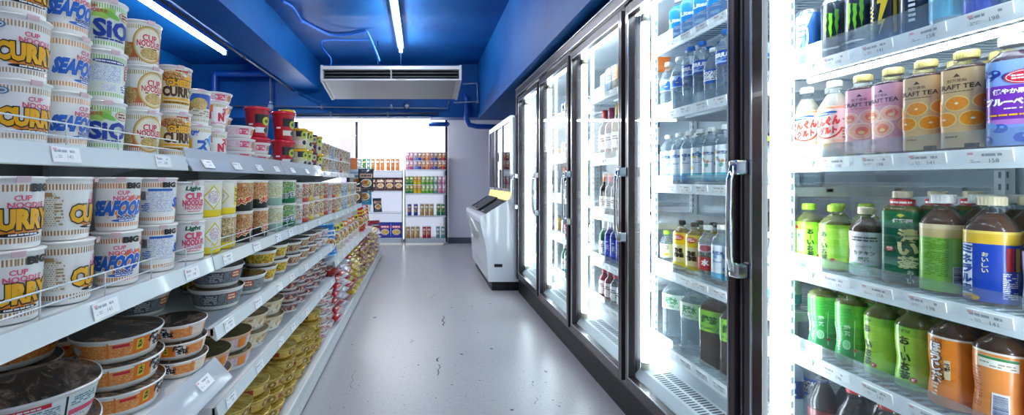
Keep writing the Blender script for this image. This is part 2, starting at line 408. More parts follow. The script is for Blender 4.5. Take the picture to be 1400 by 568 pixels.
# shop window across the far end
w = MB(); fr = P('#20242c', .4, .3)
for x in (-2.19, -1.14, .43): w.box(x, x + .04, YW - .06, YW + .02, 0, 2.2, fr)
w.box(-2.19, .47, YW - .06, YW + .02, 2.14, 2.2, fr); w.box(-2.19, .47, YW - .06, YW + .02, 0, .05, fr)
wf = struct('window_1', w)
for a, b2 in ((-2.15, -1.14), (-1.10, .43)):
    MB().box(a, b2, YW - .022, YW - .016, .05, 2.14, clear(refl=.6)).build('pane', wf)
# bright street outside
struct('pavement_outside', MB().box(-8, 8, YW + .02, 16, -.1, -.02, P('#d8d8d8', .7)))
struct('pillar_outside', MB().box(-1.66, -1.4, 9, 9.25, -.02, 2.6, P('#b9aed6', .7)))
struct('wall_outside', MB().box(-8, 8, 15.5, 15.8, -.02, 1.2, P('#efeff4', .8)))
wd = bpy.data.worlds.new('overcast_daylight'); sc.world = wd; wd.use_nodes = True
wd.node_tree.nodes['Background'].inputs[0].default_value = (.93, .96, 1, 1); wd.node_tree.nodes['Background'].inputs[1].default_value = 3.2

# ------------------------------------------------------------------ ceiling lamps
TUBE = 55
def ceiling_lamp(x, y0, y1, z, label):
    root = empty('fluorescent_ceiling_lamp', (x, (y0 + y1) / 2, z)); h = (y1 - y0) / 2
    tag(root, label, 'ceiling light', 'fluorescent ceiling lamps')
    MB().box(-.04, .04, -h, h, 0, CEIL - z, P('#2c5fa8', .5), ).build('housing', root)
    MB().tube([(0, -h + .03, -.028), (0, h - .03, -.028)], .019, lamp('#fbfaf6', TUBE), 12).build('tube', root)
    for sgn in (-1, 1): MB().box(-.022, .022, sgn * h - .02, sgn * h + .02, -.05, 0, P('#e8e8e8', .4)).build('lamp_holder', root)
ceiling_lamp(-.25, 3.0, 5.5, 2.76, 'long fluorescent ceiling lamp over the middle of the aisle, in front of air conditioner')
ceiling_lamp(-.25, -.9, 1.6, 2.76, 'fluorescent ceiling lamp over the aisle right above the viewer')
ceiling_lamp(-2.54, 3.0, 5.6, 2.76, 'long fluorescent ceiling lamp on the far side of the left ceiling beam')
root = empty('window_strip_lamp', (-.85, YL - .03, 2.0)); tag(root, 'long white strip lamp along the bottom of the blue lintel over the window', 'strip light')
MB().box(-1.1, 1.0, -.05, .02, -.006, .03, P('#e6ebf2', .4)).build('housing', root)
MB().tube([(-1.06, -.03, -.022), (.96, -.03, -.022)], .016, lamp('#f2f7ff', 60), 10).build('tube', root)

# ------------------------------------------------------------------ air conditioner
root = empty('air_conditioner', (-.335, 4.9, 2.12)); tag(root, 'white ceiling-hung air conditioner with a long dark outlet slot under blue ceiling', 'air conditioner')
ACW = P('#cfd0d0', .38); ACG = P('#a9abac', .42, .2)
prof = [(0, .265), (0, .235), (.0, .1), (.06, .075), (.6, 0), (.66, .02), (.66, .265)]
b = MB()
b.prism([(.0, .225), (.0, .265), (.64, .265), (.64, .02), (.6, 0), (.03, .1), (.0, .1), (.0, .118), (.1, .118), (.1, .225)], 0, -.775, .775, ACW)
b.build('casing', root)
MB().prism([(.026, .097), (.592, -.003), (.592, .001), (.026, .1)], 0, -.74, .74, ACG).build('intake_panel', root)
for s in (-1, 1):
    MB().prism([(-.012, .27), (.65, .27), (.65, .0), (.6, -.012), (.0, .092), (-.012, .1)], 0, s * .775, s * .8, ACW).build('side_cover', root)
MB().box(-.77, .77, .07, .1, .12, .222, P('#15181d', .6)).build('outlet_slot', root)
for z in (.15, .19): MB().obox(Vector((0, .03, z)), (1.52, .05, .006), Matrix.Rotation(R(18), 4, 'X'), P('#6c7075', .4)).build('louvre', root)
MB().box(-.008, .008, -.003, .09, .118, .226, P('#88898b', .4)).build('slot_divider', root)
for s in (.088, -.2): MB().tube([(s, .5, .265), (s, .5, CEIL - 2.12)], .006, P('#06305e', .5)).build('hanger_rod', root)
MB().box(.05, .17, -.001, 0, .108, .113, P('#888888', .4)).build('badge', root)

# ------------------------------------------------------------------ pipes and cables
def pipe(name, pts, r, mat, label, cat='pipe', brackets=()):
    o = MB().tube(pts, r, mat, 10).build(name); tag(o, label, cat)
    for p in brackets: MB().box(p[0] - .012, p[0] + .012, p[1] - .02, p[1] + .06, p[2] - .03, p[2] + .03, mat).build('wall_mount', o)
    if not brackets:
        p = pts[len(pts) // 2]; MB().box(p[0] - .015, p[0] + .015, p[1] - r, min(p[1] + r + .05, YL), p[2] - .015, p[2] + .015, mat).build('wall_mount', o)
    return o
yl = YL - .05
zof = lambda py, Y: EYE + (VY - py) * Y / F
xof = lambda px, Y: (px - VX) * Y / F
pipe('conduit', [(xof(318, yl), yl, zof(145, yl)), (xof(612, yl), yl, zof(148.5, yl)), (xof(614, yl), yl, zof(138, yl))], .012, PIPE, 'thin grey conduit running along the blue lintel, upper of two', brackets=[(xof(x, yl), yl, zof(146, yl)) for x in (440, 535)])
pipe('conduit', [(xof(402, yl), yl, zof(157, yl)), (xof(600, yl), yl, zof(155, yl))], .017, P('#5f6775', .4, .5), 'thicker dull metal conduit along the blue lintel, lower of two', brackets=[(xof(x, yl), yl, zof(156, yl)) for x in (452, 530)])
pipe('conduit', [(xof(369, yl - .05), yl - .05, CEIL), (xof(370, yl - .05), yl - .05, zof(141, yl))], .013, PIPE, 'short vertical grey conduit dropping from ceiling to a junction box', brackets=())
o = MB().lathe([(.05, 0, PIPE), (.05, .03, PIPE), (.03, .04, PIPE)], 16).build('junction_box', None, (xof(371, yl), yl - .022, zof(147, yl))); o.rotation_euler = (R(90), 0, 0); tag(o, 'round grey junction box on the conduit crossing, above the red cups', 'junction box'); MB().box(-.03, .03, -.03, .03, -.004, 0, PIPE).build('wall_mount', o)
o = MB().lathe([(.04, 0, PIPE), (.04, .03, PIPE), (.025, .04, PIPE)], 16).build('junction_box', None, (xof(556, yl), yl - .022, zof(146, yl))); o.rotation_euler = (R(90), 0, 0); tag(o, 'round grey junction box on the conduit below the air conditioner', 'junction box'); MB().box(-.03, .03, -.03, .03, -.004, 0, PIPE).build('wall_mount', o)
yp = YL - .12
pipe('drain_pipe', [(xof(634, yp), yp, zof(128, yp)), (xof(638, yp), yp, zof(136, yp)), (xof(638, yp), yp, zof(163, yp)), (xof(642, yp), yp, zof(171, yp)), (xof(652, yp), yp, zof(173, yp)), (xof(690, yp), yp, zof(174, yp))], .038, BLUEPIPE, 'thick blue drain pipe with an elbow beside the grey wall')
pipe('conduit', [(xof(632, yp), yp - .1, zof(117, yp)), (xof(651, yp), yp - .1, zof(116, yp)), (xof(652, yp), yp - .1, zof(141, yp)), (xof(620, yp), yp - .1, zof(142, yp))], .012, PIPE, 'bent grey conduit hooked round the end of the air conditioner')
pipe('pipe_stub', [(xof(586, yl), yl, zof(170, yl)), (xof(613, yl), yl, zof(170, yl))], .035, BLUEPIPE, 'short blue pipe beside the end of the window strip lamp')
pipe('wall_pipe', [(xof(293, 6.3), 6.3, 1.0), (xof(293, 6.3), 6.3, zof(104, 6.3)), (xof(296, 6.3), 6.3, zof(101, 6.3)), (xof(372, 6.3), 6.3, zof(100, 6.3))], .05, BLUEPIPE, 'fat blue pipe with an elbow at the far end, behind stacked bowls')
pipe('conduit', [(-1.9, 2.4, 2.41), (-1.9, 4.6, 2.41), (-1.88, 6.4, 2.41)], .014, P('#39424f', .4), 'dark conduit running along the lower edge of the left beam')
CAB = P('#1f6bd0', .4)
def cable(pts, r, label):
    v = [Vector(p) for p in pts]; out = []
    for i in range(len(v) - 1):
        p0, p1, p2, p3 = v[max(i - 1, 0)], v[i], v[i + 1], v[min(i + 2, len(v) - 1)]
        for k in range(8):
            t = k / 8; out.append(.5 * ((2 * p1) + (p2 - p0) * t + (2 * p0 - 5 * p1 + 4 * p2 - p3) * t * t + (3 * p1 - p0 - 3 * p2 + p3) * t ** 3))
    o = MB().tube(out + [v[-1]], r, CAB, 8).build('ceiling_cable'); tag(o, label, 'cable')
def cp(px, py, Y): return (xof(px, Y), Y, min(zof(py, Y), CEIL - .02))
cable([cp(386, -8, 4.15), cp(400, 7, 4.3), (-1.24, 4.5, 2.74), cp(416, 26, 4.7), cp(450, 47, 5.1), cp(478, 46, 5.1), cp(498, 42, 5.0), cp(503, 46, 5.0), cp(512, 66, 5.1), cp(519, 84, 5.15)], .014, 'thick blue cable looping under the ceiling down to the air conditioner')
cable([cp(508, 54, 5.1), cp(478, 55, 5.1), cp(446, 55, 5.0), cp(439, 60, 4.95), cp(444, 70, 4.92), cp(452, 80, 4.95), cp(452, 90, 4.97)], .010, 'thinner blue cable with a kink entering the corner of the air conditioner')

# ------------------------------------------------------------------ camera
cam = bpy.data.cameras.new('camera'); co = bpy.data.objects.new('camera', cam); link(co)
co.location = (0, 0, EYE); co.rotation_euler = (R(90), 0, 0); cam.sensor_width = 36; cam.lens = 36 * F / 1400
cam.shift_x = (700 - VX) / 1400; cam.shift_y = -(284 - VY) / 1400; cam.clip_start = .05; sc.camera = co
vs = sc.view_settings; vs.view_transform = 'Standard'; vs.look = 'None'; vs.gamma = 1; vs.use_curve_mapping = False; vs.exposure = .6
sc.cycles.transparent_max_bounces = 24; sc.cycles.max_bounces = 10; sc.cycles.caustics_reflective = False; sc.cycles.caustics_refractive = False
sc.cycles.sample_clamp_indirect = 6
# ------------------------------------------------------------------ package kinds: cups and bowls
YEL, NAVY, PINK, REDI, INK, ORG = P('#f4b21b', .35), P('#1f3f9e', .35), P('#e0577a', .35), P('#cf2233', .35), P('#1d1d22', .4), P('#ee8a22', .35)
BLU, WH, GRN, DGRN, BRN, GOLD = P('#2a66c4', .35), P('#f6f6f4', .35, coat=.2), P('#7cbf4e', .35), P('#10603a', .35), P('#6b3a22', .4), P('#c8a24a', .3, .3)
LGRN, CREAM, TEAL, LBLU, PURP = P('#a9d36a', .35), P('#f3e3bb', .35), P('#3aa7a8', .35), P('#a9c8ea', .35), P('#7a3fa6', .35)
CUPW = P('#f2f1ec', .32, coat=.3)
FOODA = ['#c9862f', '#e7b45a', '#8c3b1c', '#d8602c', '#f0d491', '#7a8c2e', '#b5371f']
def tick(fg): return stripes('#f2f1ec', fg, .0046, .52)
def cup_prof(rb, rt, h, t1, t2=None, mid=CUPW, low=None):
    f = lambda z: rb + (rt - rb) * z / h
    p = [(rb - .002, 0, CUPW), (rb, .003, CUPW), (f(.009), .009, t1), (f(.017), .017, mid)]
    if low: p += [(f(low[1]), low[1], CUPW)]; p[3] = (p[3][0], p[3][1], low[0])
    p += [(f(h - .022), h - .022, t2 or t1), (f(h - .012), h - .012, CUPW), (rt - .001, h - .005, CUPW), (rt + .0022, h - .0035, CUPW), (rt + .0022, h - .0012, CUPW), (rt, h - .0006, CUPW)]
    return p
def make_cup(cat, group, pr, rb=.036, rt=.043, h=.107, t1=None, t2=None, mid=CUPW, low=None, lid=CUPW, tab=True, uref=.04, prof=None, name='noodle_cup'):
    root = empty(name); p = prof or cup_prof(rb, rt, h, t1 or tick('#b98a4a'), t2, mid, low)
    MB().lathe(p, 40, True, False).build('cup_body', root)
    m = MB().lathe([(rt + .002, h - .001, lid), (rt - .002, h + .0003, lid), (rt * .5, h - .0002, lid), (.001, h - .0002, lid)], 40, False, True)
    if tab: m.obox(Vector((rt + .005, 0, h - .0045)), (.003, .016, .009), Matrix.Rotation(R(12), 4, 'Y'), P('#e9c8cd', .35))
    m.build('lid', root)
    if pr: pr.build('printed_label', root, round_surf(p, uref))
    return Kind(root, cat, group)
def logo(p, u, v, m=PINK, s=1):
    return p.text('CUP', u - .004 * s, v + .0052 * s, .0075 * s, m, .03).text('NOODLE', u + .003 * s, v - .0052 * s, .0082 * s, m, .03)
def outlined(p, t, u, v, h, fg, bg, w, o=.05, shear=0, bold=.04, rot=0):
    return p.text(t, u, v, h, bg, bold + o, w=w, shear=shear, layer=2, rot=rot).text(t, u, v, h, fg, bold, w=w, shear=shear, layer=3, rot=rot)
def pill(p, u, v, w, h, m, ink=WH, seed=2): return p.ell(u, v, w / 2, h / 2, m, 1).lines(u, v, w * .8, h * .7, 1, ink, 2, seed)
FP_BR, FP_BL, FP_PK, FP_GR, FP_OR = [fineprint('#f2f1ec', c, .0035, extra=e) for c, e in (('#b3966a', '#e6dcc8'), ('#6f92cf', '#dfe6f2'), ('#d56b84', '#f4dfe2'), ('#9a9fae', '#e8e8ea'), ('#e39a4f', '#f6dcb8'))]
def curry(big):
    p = Pr(); outlined(p, 'CURRY', 0, .044, .027, YEL, INK, .088, .055, bold=.06); logo(p, .006, .070)
    p.burst(.002, .03, .034, .008, 14, ORG, 1, seed=4); pill(p, 0, .0215, .06, .0065, INK)
    if big: p.text('BIG', .026, .0905, .0105, INK, .07, w=.028)
    else: p.ell(-.04, .086, .010, .006, P('#5f8aa8', .4), 1); p.ring(-.04, .086, .007, .004, .0014, WH); p.lines(.045, .028, .02, .02, 4, P('#888888'), 1, 7)
    # reverse side: ingredients, bar code and a second name
    p.rect(-.088, .052, .05, .054, FP_BR, 1); p.rect(-.088, .077, .04, .007, P('#b58b56'), 2); p.rect(-.112, .062, .012, .02, REDI, 2); p.lines(-.06, .05, .012, .05, 9, P('#b3966a'), 2, 5)
    return p
K = {}
K['curry'] = make_cup('noodle cup', 'curry noodle cups', curry(False), t1=tick('#b9976a'))
K['curry_big'] = make_cup('noodle cup', 'curry noodle cups', curry(True), t1=tick('#b07a34'))
def sea(big):
    p = Pr(); p.burst(.004, .047, .05, .022, 13, ORG if big else P('#ead9b8'), 1, .55, 5, rot=.3)
    outlined(p, 'SEAFOOD', 0, .046, .026, BLU, WH, .09, .05, shear=.25, bold=.07); logo(p, .01, .071)
    p.text('NOODLE', .014, .0285, .006, NAVY, .04); pill(p, .008, .0215, .046, .006, BLU)
    if big: p.text('BIG', .026, .0905, .0105, INK, .07, w=.028)
    p.ell(.056, .08, .008, .005, REDI, 1); p.text('日清', .056, .08, .004, WH)
    p.rect(-.075, .05, .034, .052, P('#dfe6f2'), 1); p.rect(-.075, .072, .034, .007, BLU, 2); p.lines(-.075, .046, .03, .04, 10, BLU, 2, 9); p.rect(-.105, .05, .016, .04, FP_PK, 1)
    return p
K['seafood'] = make_cup('noodle cup', 'seafood noodle cups', sea(False), t1=tick('#e5a052'))
K['seafood_big'] = make_cup('noodle cup', 'seafood noodle cups', sea(True), t1=tick('#e08a2e'))
p = Pr(); p.rect(0, .052, .06, .048, FP_BL, 1); p.rect(0, .079, .05, .005, BLU, 2); p.text('BIG', .018, .0905, .0105, INK, .07, w=.028); p.bars(-.036, .066, .012, .02, INK); p.ell(.044, .04, .012, .006, ORG, 1); p.lines(-.032, .04, .02, .02, 5, BLU, 2, 2); p.text('SEA', .052, .05, .02, BLU, .06, shear=.2)
K['seafood_back'] = make_cup('noodle cup', 'seafood noodle cups', p, t1=tick('#e08a2e'))
p = Pr(); p.ell(-.02, .07, .030, .011, LGRN, 1, rot=.5); p.ell(-.002, .074, .018, .006, GRN, 2, rot=-.4); p.ell(-.03, .058, .02, .008, P('#d9ead0'), 2)
p.text('SiO', .004, .044, .034, NAVY, .045, w=.068, layer=4); logo(p, -.03, .083, REDI, .8); p.ell(.03, .077, .017, .010, P('#c98a6a'), 1); p.ell(.03, .077, .015, .0085, P('#f0dcc8'), 2); p.lines(.03, .077, .022, .012, 2, BRN, 3, 4)
p.lines(0, .0225, .06, .006, 1, NAVY, 2, 8, 1); p.lines(.046, .05, .008, .03, 5, NAVY, 2, 3)
SIOM = P('#e6efe2', .32, coat=.3)
K['sio'] = make_cup('noodle cup', 'salt noodle cups', p, rb=.037, rt=.044, t1=tick('#86c35a'), mid=SIOM)
p = Pr(); p.ell(-.006, .082, .03, .0045, NAVY, 1); p.lines(-.006, .082, .05, .005, 1, WH, 2, 3, 1); p.rect(-.012, .057, .054, .034, fineprint('#dfe8ee', '#8a9cc0', .0035), 1); p.rect(.033, .066, .011, .034, P('#d8496a'), 2); p.lines(.033, .066, .008, .03, 5, WH, 3, 1); p.rect(-.008, .028, .026, .014, FP_BL, 2); p.lines(.03, .03, .026, .02, 4, NAVY, 2, 6)
K['sio_back'] = make_cup('noodle cup', 'salt noodle cups', p, rb=.037, rt=.044, t1=tick('#86c35a'), mid=SIOM)
p = Pr(); NOOD = art(['#d9b25c', '#e8cf86', '#c58a35', '#b55a2a', '#8f9c3a', '#efdda6'], 170)
p.ell(0, .05, .036, .044, P('#e9cf9a'), 1, 40); p.ring(0, .05, .036, .044, .003, GOLD, 2, 48); p.ell(0, .05, .030, .037, P('#f3ead2'), 2, 40); p.ell(.002, .029, .022, .014, NOOD, 3)
for t, v in (('CUP', .066), ('NOODLES', .052)): outlined(p, t, 0, v, .0145 if t == 'CUP' else .0135, P('#d6303c'), WH, .030 if t == 'CUP' else .054, .06, bold=.03)
p.lines(0, .0415, .04, .005, 1, BRN, 4, 5); p.text('日清', .05, .082, .006, REDI, .03); p.ell(-.055, .035, .018, .02, NOOD, 1); p.ell(.058, .03, .012, .02, art(['#e88a55', '#c9532b', '#f0b98a'], 120), 1)
K['orange'] = make_cup('noodle cup', 'classic noodle cups', p, t1=tick('#c77b4a'), t2=tick('#c2a860'), low=(P('#d66a3f', .32, coat=.3), .052), h=.107)
p = Pr(); p.rect(0, .07, .10, .046, CREAM, 0); p.ell(-.018, .093, .03, .014, art(FOODA, 110), 1); p.ell(.03, .09, .02, .012, P('#f2b233'), 1)
outlined(p, 'CHEESE', .004, .078, .016, YEL, P('#51301c'), .066, .09, bold=.06); outlined(p, 'CURRY', 0, .054, .024, P('#54321f'), CREAM, .078, .05, bold=.06)
p.rect(0, .0345, .11, .006, YEL, 1).rect(0, .025, .11, .008, P('#e3b52c'), 1).lines(0, .025, .08, .006, 1, BRN, 2, 3, 1); p.ell(-.05, .05, .016, .03, P('#f7df83'), 1)
p.ring(.03, .11, .018, .007, .0015, REDI, 2); p.lines(.006, .111, .034, .006, 1, REDI, 2, 7)
K['cheese'] = make_cup('noodle cup', 'cheese curry noodle cups', p, rb=.037, rt=.046, h=.125, t1=tick('#d9b457'))
p = Pr(); p.poly([(-.05, .05), (.05, .05), (.05, .092), (-.02, .092)], P('#2c5fb8'), 1); p.ell(0, .062, .026, .018, NOOD, 2); p.ell(-.03, .055, .012, .014, art(['#b5502a', '#e7a04a', '#7a8c2e'], 150), 2); p.rect(0, .034, .1, .03, P('#e3dccb'), 1); p.lines(.01, .034, .06, .02, 3, P('#9a8f7a'), 2, 4)
K['white_blue'] = make_cup('noodle cup', 'shio noodle cups', p, rb=.034, rt=.041, h=.106, t1=tick('#b7b06a'))
p = Pr(); p.text('ズ', .012, .045, .036, BLU, .07); p.text('0%', -.01, .08, .014, BLU, .05); p.lines(.01, .022, .06, .008, 2, BLU, 2, 3); p.rect(-.03, .05, .02, .03, YEL, 1); p.ell(.05, .06, .02, .02, P('#57a7d8'), 1)
K['blue_kana'] = make_cup('noodle cup', 'shio noodle cups', p, rb=.034, rt=.041, h=.106, t1=tick('#d5b45a'))
p = Pr(); p.rect(-.028, .072, .03, .022, P('#ee7a3a'), 1); p.text('N', .016, .045, .022, P('#d3304a'), .08); p.text('ズ', .03, .066, .022, P('#d3304a'), .07); p.text('N', -.03, .05, .02, P('#d3304a'), .08); p.lines(.01, .024, .06, .008, 2, PINK, 2, 3); p.rect(.05, .06, .024, .04, art(FOODA, 120), 1)
K['orange_kana'] = make_cup('noodle cup', 'red print noodle cups', p, rb=.034, rt=.040, h=.1, t1=tick('#b9b46a'))
p = Pr(); p.text('Light', -.002, .083, .013, DGRN, .05, shear=.2, w=.036); p.text('CUP', 0, .064, .016, P('#dd5878'), .06, w=.042); p.text('NOODLES', 0, .047, .014, P('#dd5878'), .06, w=.056); p.text('NOODLE', 0, .034, .009, PINK, .03, w=.046); p.lines(0, .025, .05, .004, 1, PINK, 2, 2); p.rect(0, .0175, .09, .0022, P('#7fb08a'), 1)
K['light'] = make_cup('noodle cup', 'light noodle cups', p, rb=.037, rt=.041, h=.102, t1=P('#f3e6e6', .35), t2=P('#f1f1ee', .35))
def straight(rb, rt, h, body, low, lh=.02, top=CUPW):
    f = lambda z: rb + (rt - rb) * z / h
    return [(rb - .003, 0, low), (rb, .004, low), (f(lh), lh, body), (f(h - .009), h - .009, top), (rt, h - .004, top), (rt + .002, h - .003, top), (rt + .002, h - .0012, top), (rt, h - .0006, top)]
def ramen(key, body, low, diamond=None, name=None, lh=.02, rt=.045, rb=.041, h=.104, lid=CUPW, txt=None, top=CUPW, cat='noodle cup', panel=None):
    p = Pr()
    if diamond:
        for u in (0, .13, -.13): p.poly([(u - .03, .055), (u, .02), (u + .03, .055), (u, .09)], diamond, 1); p.poly([(u - .025, .055), (u, .026), (u + .025, .055), (u, .084)], CUPW, 2); p.ell(u, .056, .015, .019, art(['#cfd2da', '#f4f4f4', '#a8909a', '#d58c6a'], 140), 3)
    if panel: 
        for u in (.065, -.065): p.rect(u, .055, .034, .06, panel, 1); p.lines(u, .055, .028, .05, 8, INK, 2, 3, .7)
    if txt:
        for u in (0, .13): outlined(p, txt[0], u, .035, .02, P(txt[1]), P(txt[2]), .055, .1, rot=.15, bold=.05)
    K[key] = make_cup(cat, key + ' cups', p if p.items else None, prof=straight(rb, rt, h, body, low, lh, top), rt=rt, rb=rb, h=h, lid=lid, tab=False, uref=.043)
    K[key].group = name
ramen('diamond', P('#ece7d2', .35), P('#ecd21f', .3), P('#d9c23a'), 'diamond pattern ramen cups', panel=P('#efdc4a'))
ramen('noodle_photo', art(['#d9c08a', '#a9713c', '#efe2bd', '#7c8a4a', '#5d3a22', '#c79a55'], 130), P('#e9d020', .3), None, 'dark noodle photo cups', txt=None)
ramen('red_black', art(['#b5561f', '#d98a3a', '#7f2f14', '#e0b35e', '#4a5a24', '#a93a1c', '#ead6a0'], 120), P('#20241f', .35), None, 'red and black noodle cups', txt=('大盛', '#d33b22', '#f0dcae'), lh=.034)
ramen('green_white', art(['#e6e2c8', '#c7cf9a', '#8fae6a', '#f1efe2', '#d8b86a', '#5f8f5a', '#b9c7b4'], 120), P('#8fb0a0', .35), None, 'pale green noodle cups', lh=.03)
ramen('green_dark', art(['#1f7a4a', '#2f9a5a', '#e6e8d0', '#d9c84a', '#14603a', '#7fbf7a'], 90), P('#137044', .35), None, 'dark green noodle cups', txt=('スパ王', '#203a8c', '#f2f2e0'), lh=.03)
ramen('mix_a', art(['#e8dcc0', '#b8683a', '#f2efe6', '#5a6a3a', '#a83a2a', '#c8a04a', '#3a4060', '#4a2a1c'], 95), P('#dcd6c6', .35), None, 'pale mixed print cups', h=.1, rt=.043, rb=.039)
ramen('mix_red', art(['#b8352a', '#e8d8c0', '#c87a3a', '#8a201a', '#3a2018', '#efe8da', '#5a6a2a'], 95), P('#b8403a', .35), None, 'red mixed print cups', h=.1, rt=.043, rb=.039)
ramen('mix_gold', art(['#d0a030', '#e8d88a', '#7a4a1a', '#f2eee0', '#4a6a3a', '#b8482a', '#3a2a14'], 95), P('#d8b850', .35), None, 'gold mixed print cups', h=.1, rt=.043, rb=.039)
ramen('mix_blue', art(['#5a80b8', '#e2e8ee', '#98b4d0', '#2a4a88', '#e0c888', '#6aa07a'], 95), P('#9ab0cc', .35), None, 'blue mixed print cups', h=.1, rt=.043, rb=.039)
ramen('mix_grey', art(['#cfd0c8', '#6a7068', '#efeee8', '#3a4448', '#b8803a', '#98a0a0', '#c84a3a'], 95), P('#c0c4c4', .35), None, 'grey mixed print cups', h=.1, rt=.043, rb=.039)
def lidded(key, body, dark, face, lidc, grp, rt=.05, rb=.04, h=.128):
    LID = P(lidc, .25, coat=.5); p = Pr()
    for u in (0, .14, -.14):
        p.rect(u, .088, .062, .042, P(dark, .35), 1); p.ell(u + .016, .078, .018, .021, P(face, .35), 2); p.ring(u + .016, .078, .018, .021, .002, P('#b9c832'), 3); p.text('辛', u + .016, .078, .018, INK, .05, layer=4); p.rect(u - .008, .034, .045, .026, P('#e8e2d8', .35), 1); p.ell(u + .02, .034, .014, .013, P('#33283a', .35), 2)
        p.rect(u - .05, .06, .02, .008, WH, 1)
    pf = [(rb - .003, 0, body), (rb, .004, body), (rb + (rt - rb) * .86, h - .018, LID), (rt, h - .016, LID), (rt + .003, h - .013, LID), (rt + .003, h - .006, LID), (rt - .002, h - .001, LID)]
    root = empty('noodle_cup'); MB().lathe(pf, 36, True, False).build('cup_body', root); MB().lathe([(rt - .001, h - .0012, LID), (rt - .006, h, LID), (.001, h, LID)], 36, False, True).build('lid', root)
    p.build('printed_label', root, round_surf(pf[:4], .045)); K[key] = Kind(root, 'noodle cup', grp)
lidded('red_lid', P('#c4202e', .28, coat=.4), '#1d1a22', '#cfd23a', '#d51e35', 'red lidded noodle cups', .06, .046, .146)
lidded('yellow_lid', P('#e2dcae', .28, coat=.4), '#1c2a3a', '#d3de3a', '#e8b81c', 'yellow lidded noodle cups', .046, .038, .115)
lidded('plum_lid', P('#a03038', .28, coat=.4), '#4a2030', '#d8c8a0', '#5a2038', 'plum lidded noodle cups', .043, .036, .11)

# --- bowls
def make_bowl(key, grp, rt, rb, h, label, lidm, pr=None, base=P('#e9e7e2', .35), lab=(.014, .8), rim=P('#efeeea', .3), n_sq=0, uref=None, cat='noodle bowl', name='noodle_bowl'):
    root = empty(name); f = lambda z: rb + (rt - rb) * (z / h) ** .8; z0, z1 = lab[0], h * lab[1]
    pf = [(rb * .8, 0, base, n_sq), (rb, .002, base, n_sq), (f(z0), z0, label, n_sq), (f((z0 + z1) / 2), (z0 + z1) / 2, label, n_sq), (f(z1), z1, rim, n_sq), (rt - .002, h - .006, rim, n_sq), (rt + .002, h - .005, rim, n_sq), (rt + .002, h - .0015, rim, n_sq), (rt, h - .001, rim, n_sq)]
    MB().lathe(pf, 44, True, False).build('bowl_body', root)
    MB().lathe([(rt + .0005, h - .0012, lidm, n_sq), (rt * .8, h + .0002, lidm, n_sq), (rt * .4, h - .0008, lidm, n_sq), (.001, h - .001, lidm)], 44, False, True).build('lid', root)
    if pr: pr.build('printed_label', root, round_surf([q for q in pf], uref or rt))
    K[key] = Kind(root, cat, grp); return K[key]
DARKLID = lidfilm(['#140e0c', '#33251d', '#5c4534', '#a8866a'])
ORLAB = fineprint('#ea8a34', '#f4bd80', .0045, extra='#de7418')
p = Pr(); ORS = P('#e8781c', .35)
for k in range(6):
    u = (k - 3) * .085; p.rect(u, .031, .003, .032, ORS, 1)
p.rect(-.022, .031, .036, .032, ORS, 1); p.rect(.015, .031, .030, .032, P('#f0efe9'), 1); p.text('焼', .008, .034, .024, INK, .1); p.text('そば', .022, .028, .015, INK, .08); p.rect(-.026, .033, .013, .022, P('#ead23a'), 2); p.vtext('大盛', -.026, .038, .009, INK, .05); p.rect(-.062, .038, .03, .006, REDI, 2); p.ell(-.15, .031, .013, .013, WH, 2); p.ring(-.15, .031, .012, .012, .002, ORS, 3); p.rect(.12, .031, .05, .03, FP_OR, 1); p.rect(.19, .031, .036, .032, ORS, 1)
make_bowl('orange_bowl', 'orange noodle bowls', .083, .068, .054, ORLAB, DARKLID, p)
PKLAB = fineprint('#f3dde0', '#d06a86', .0045, extra='#f0c3cc')
p = Pr(); p.rect(0, .026, .04, .022, P('#e0506a'), 1); p.text('うどん', 0, .026, .012, WH, .05); p.rect(.05, .026, .03, .022, art(FOODA, 120), 1); p.rect(-.05, .026, .03, .02, FP_PK, 1)
make_bowl('pink_bowl', 'pink printed bowls', .062, .047, .048, PKLAB, P('#f0d8da', .3, coat=.4), p)
GRLAB = fineprint('#6f777d', '#4a5259', .0045, extra='#9aa1a5')
p = Pr(); p.rect(.02, .04, .035, .022, P('#c9503e'), 1); p.lines(.02, .04, .03, .018, 2, CREAM, 2, 4); p.rect(-.05, .034, .05, .032, P('#4c555e'), 1); p.lines(-.05, .034, .045, .028, 5, P('#c9ccd0'), 2, 6); p.rect(.075, .034, .05, .034, GRLAB, 1); p.rect(.125, .036, .03, .03, P('#c8453a'), 1)
make_bowl('grey_bowl', 'grey noodle bowls', .08, .06, .066, GRLAB, DARKLID, p)
YLAB = art(['#d9a81c', '#e8c83a', '#8f8a2a', '#c9761c', '#4f6a2a', '#f0dc7a'], 75, stretch=(1, 1, .6))
make_bowl('yellow_bowl', 'yellow noodle bowls', .066, .05, .062, YLAB, DARKLID)
BLAB = art(['#8a5a3a', '#b58a5a', '#5a3a28', '#c9a878', '#a03a2a', '#d8c09a'], 75)
make_bowl('brown_bowl', 'brown noodle bowls', .068, .052, .056, BLAB, DARKLID)
TLAB = art(['#c9a878', '#e2cfa8', '#b08a5a', '#d9bb8c', '#efe6d2'], 45)
make_bowl('tan_bowl', 'tan noodle bowls', .08, .06, .062, TLAB, lidfilm(['#4a3a24', '#8f754e', '#c0a878']), None, rim=P('#dccfae', .3))
p = Pr(); p.rect(0, .03, .034, .03, ORG, 1); p.rect(.05, .03, .05, .03, FP_PK, 1); p.rect(-.055, .03, .05, .03, fineprint('#e9dfe6', '#96607e', .004), 1)
make_bowl('purple_bowl', 'plum print noodle bowls', .076, .058, .058, fineprint('#e9dfe6', '#96607e', .004, extra='#cfa9bd'), lidfilm(['#23240f', '#4c4c20', '#7a6a34']), p, rim=P('#e0b48a', .3))
GLAB = fineprint('#d9b752', '#b08a2c', .005, extra='#e8cf7e')
p = Pr()
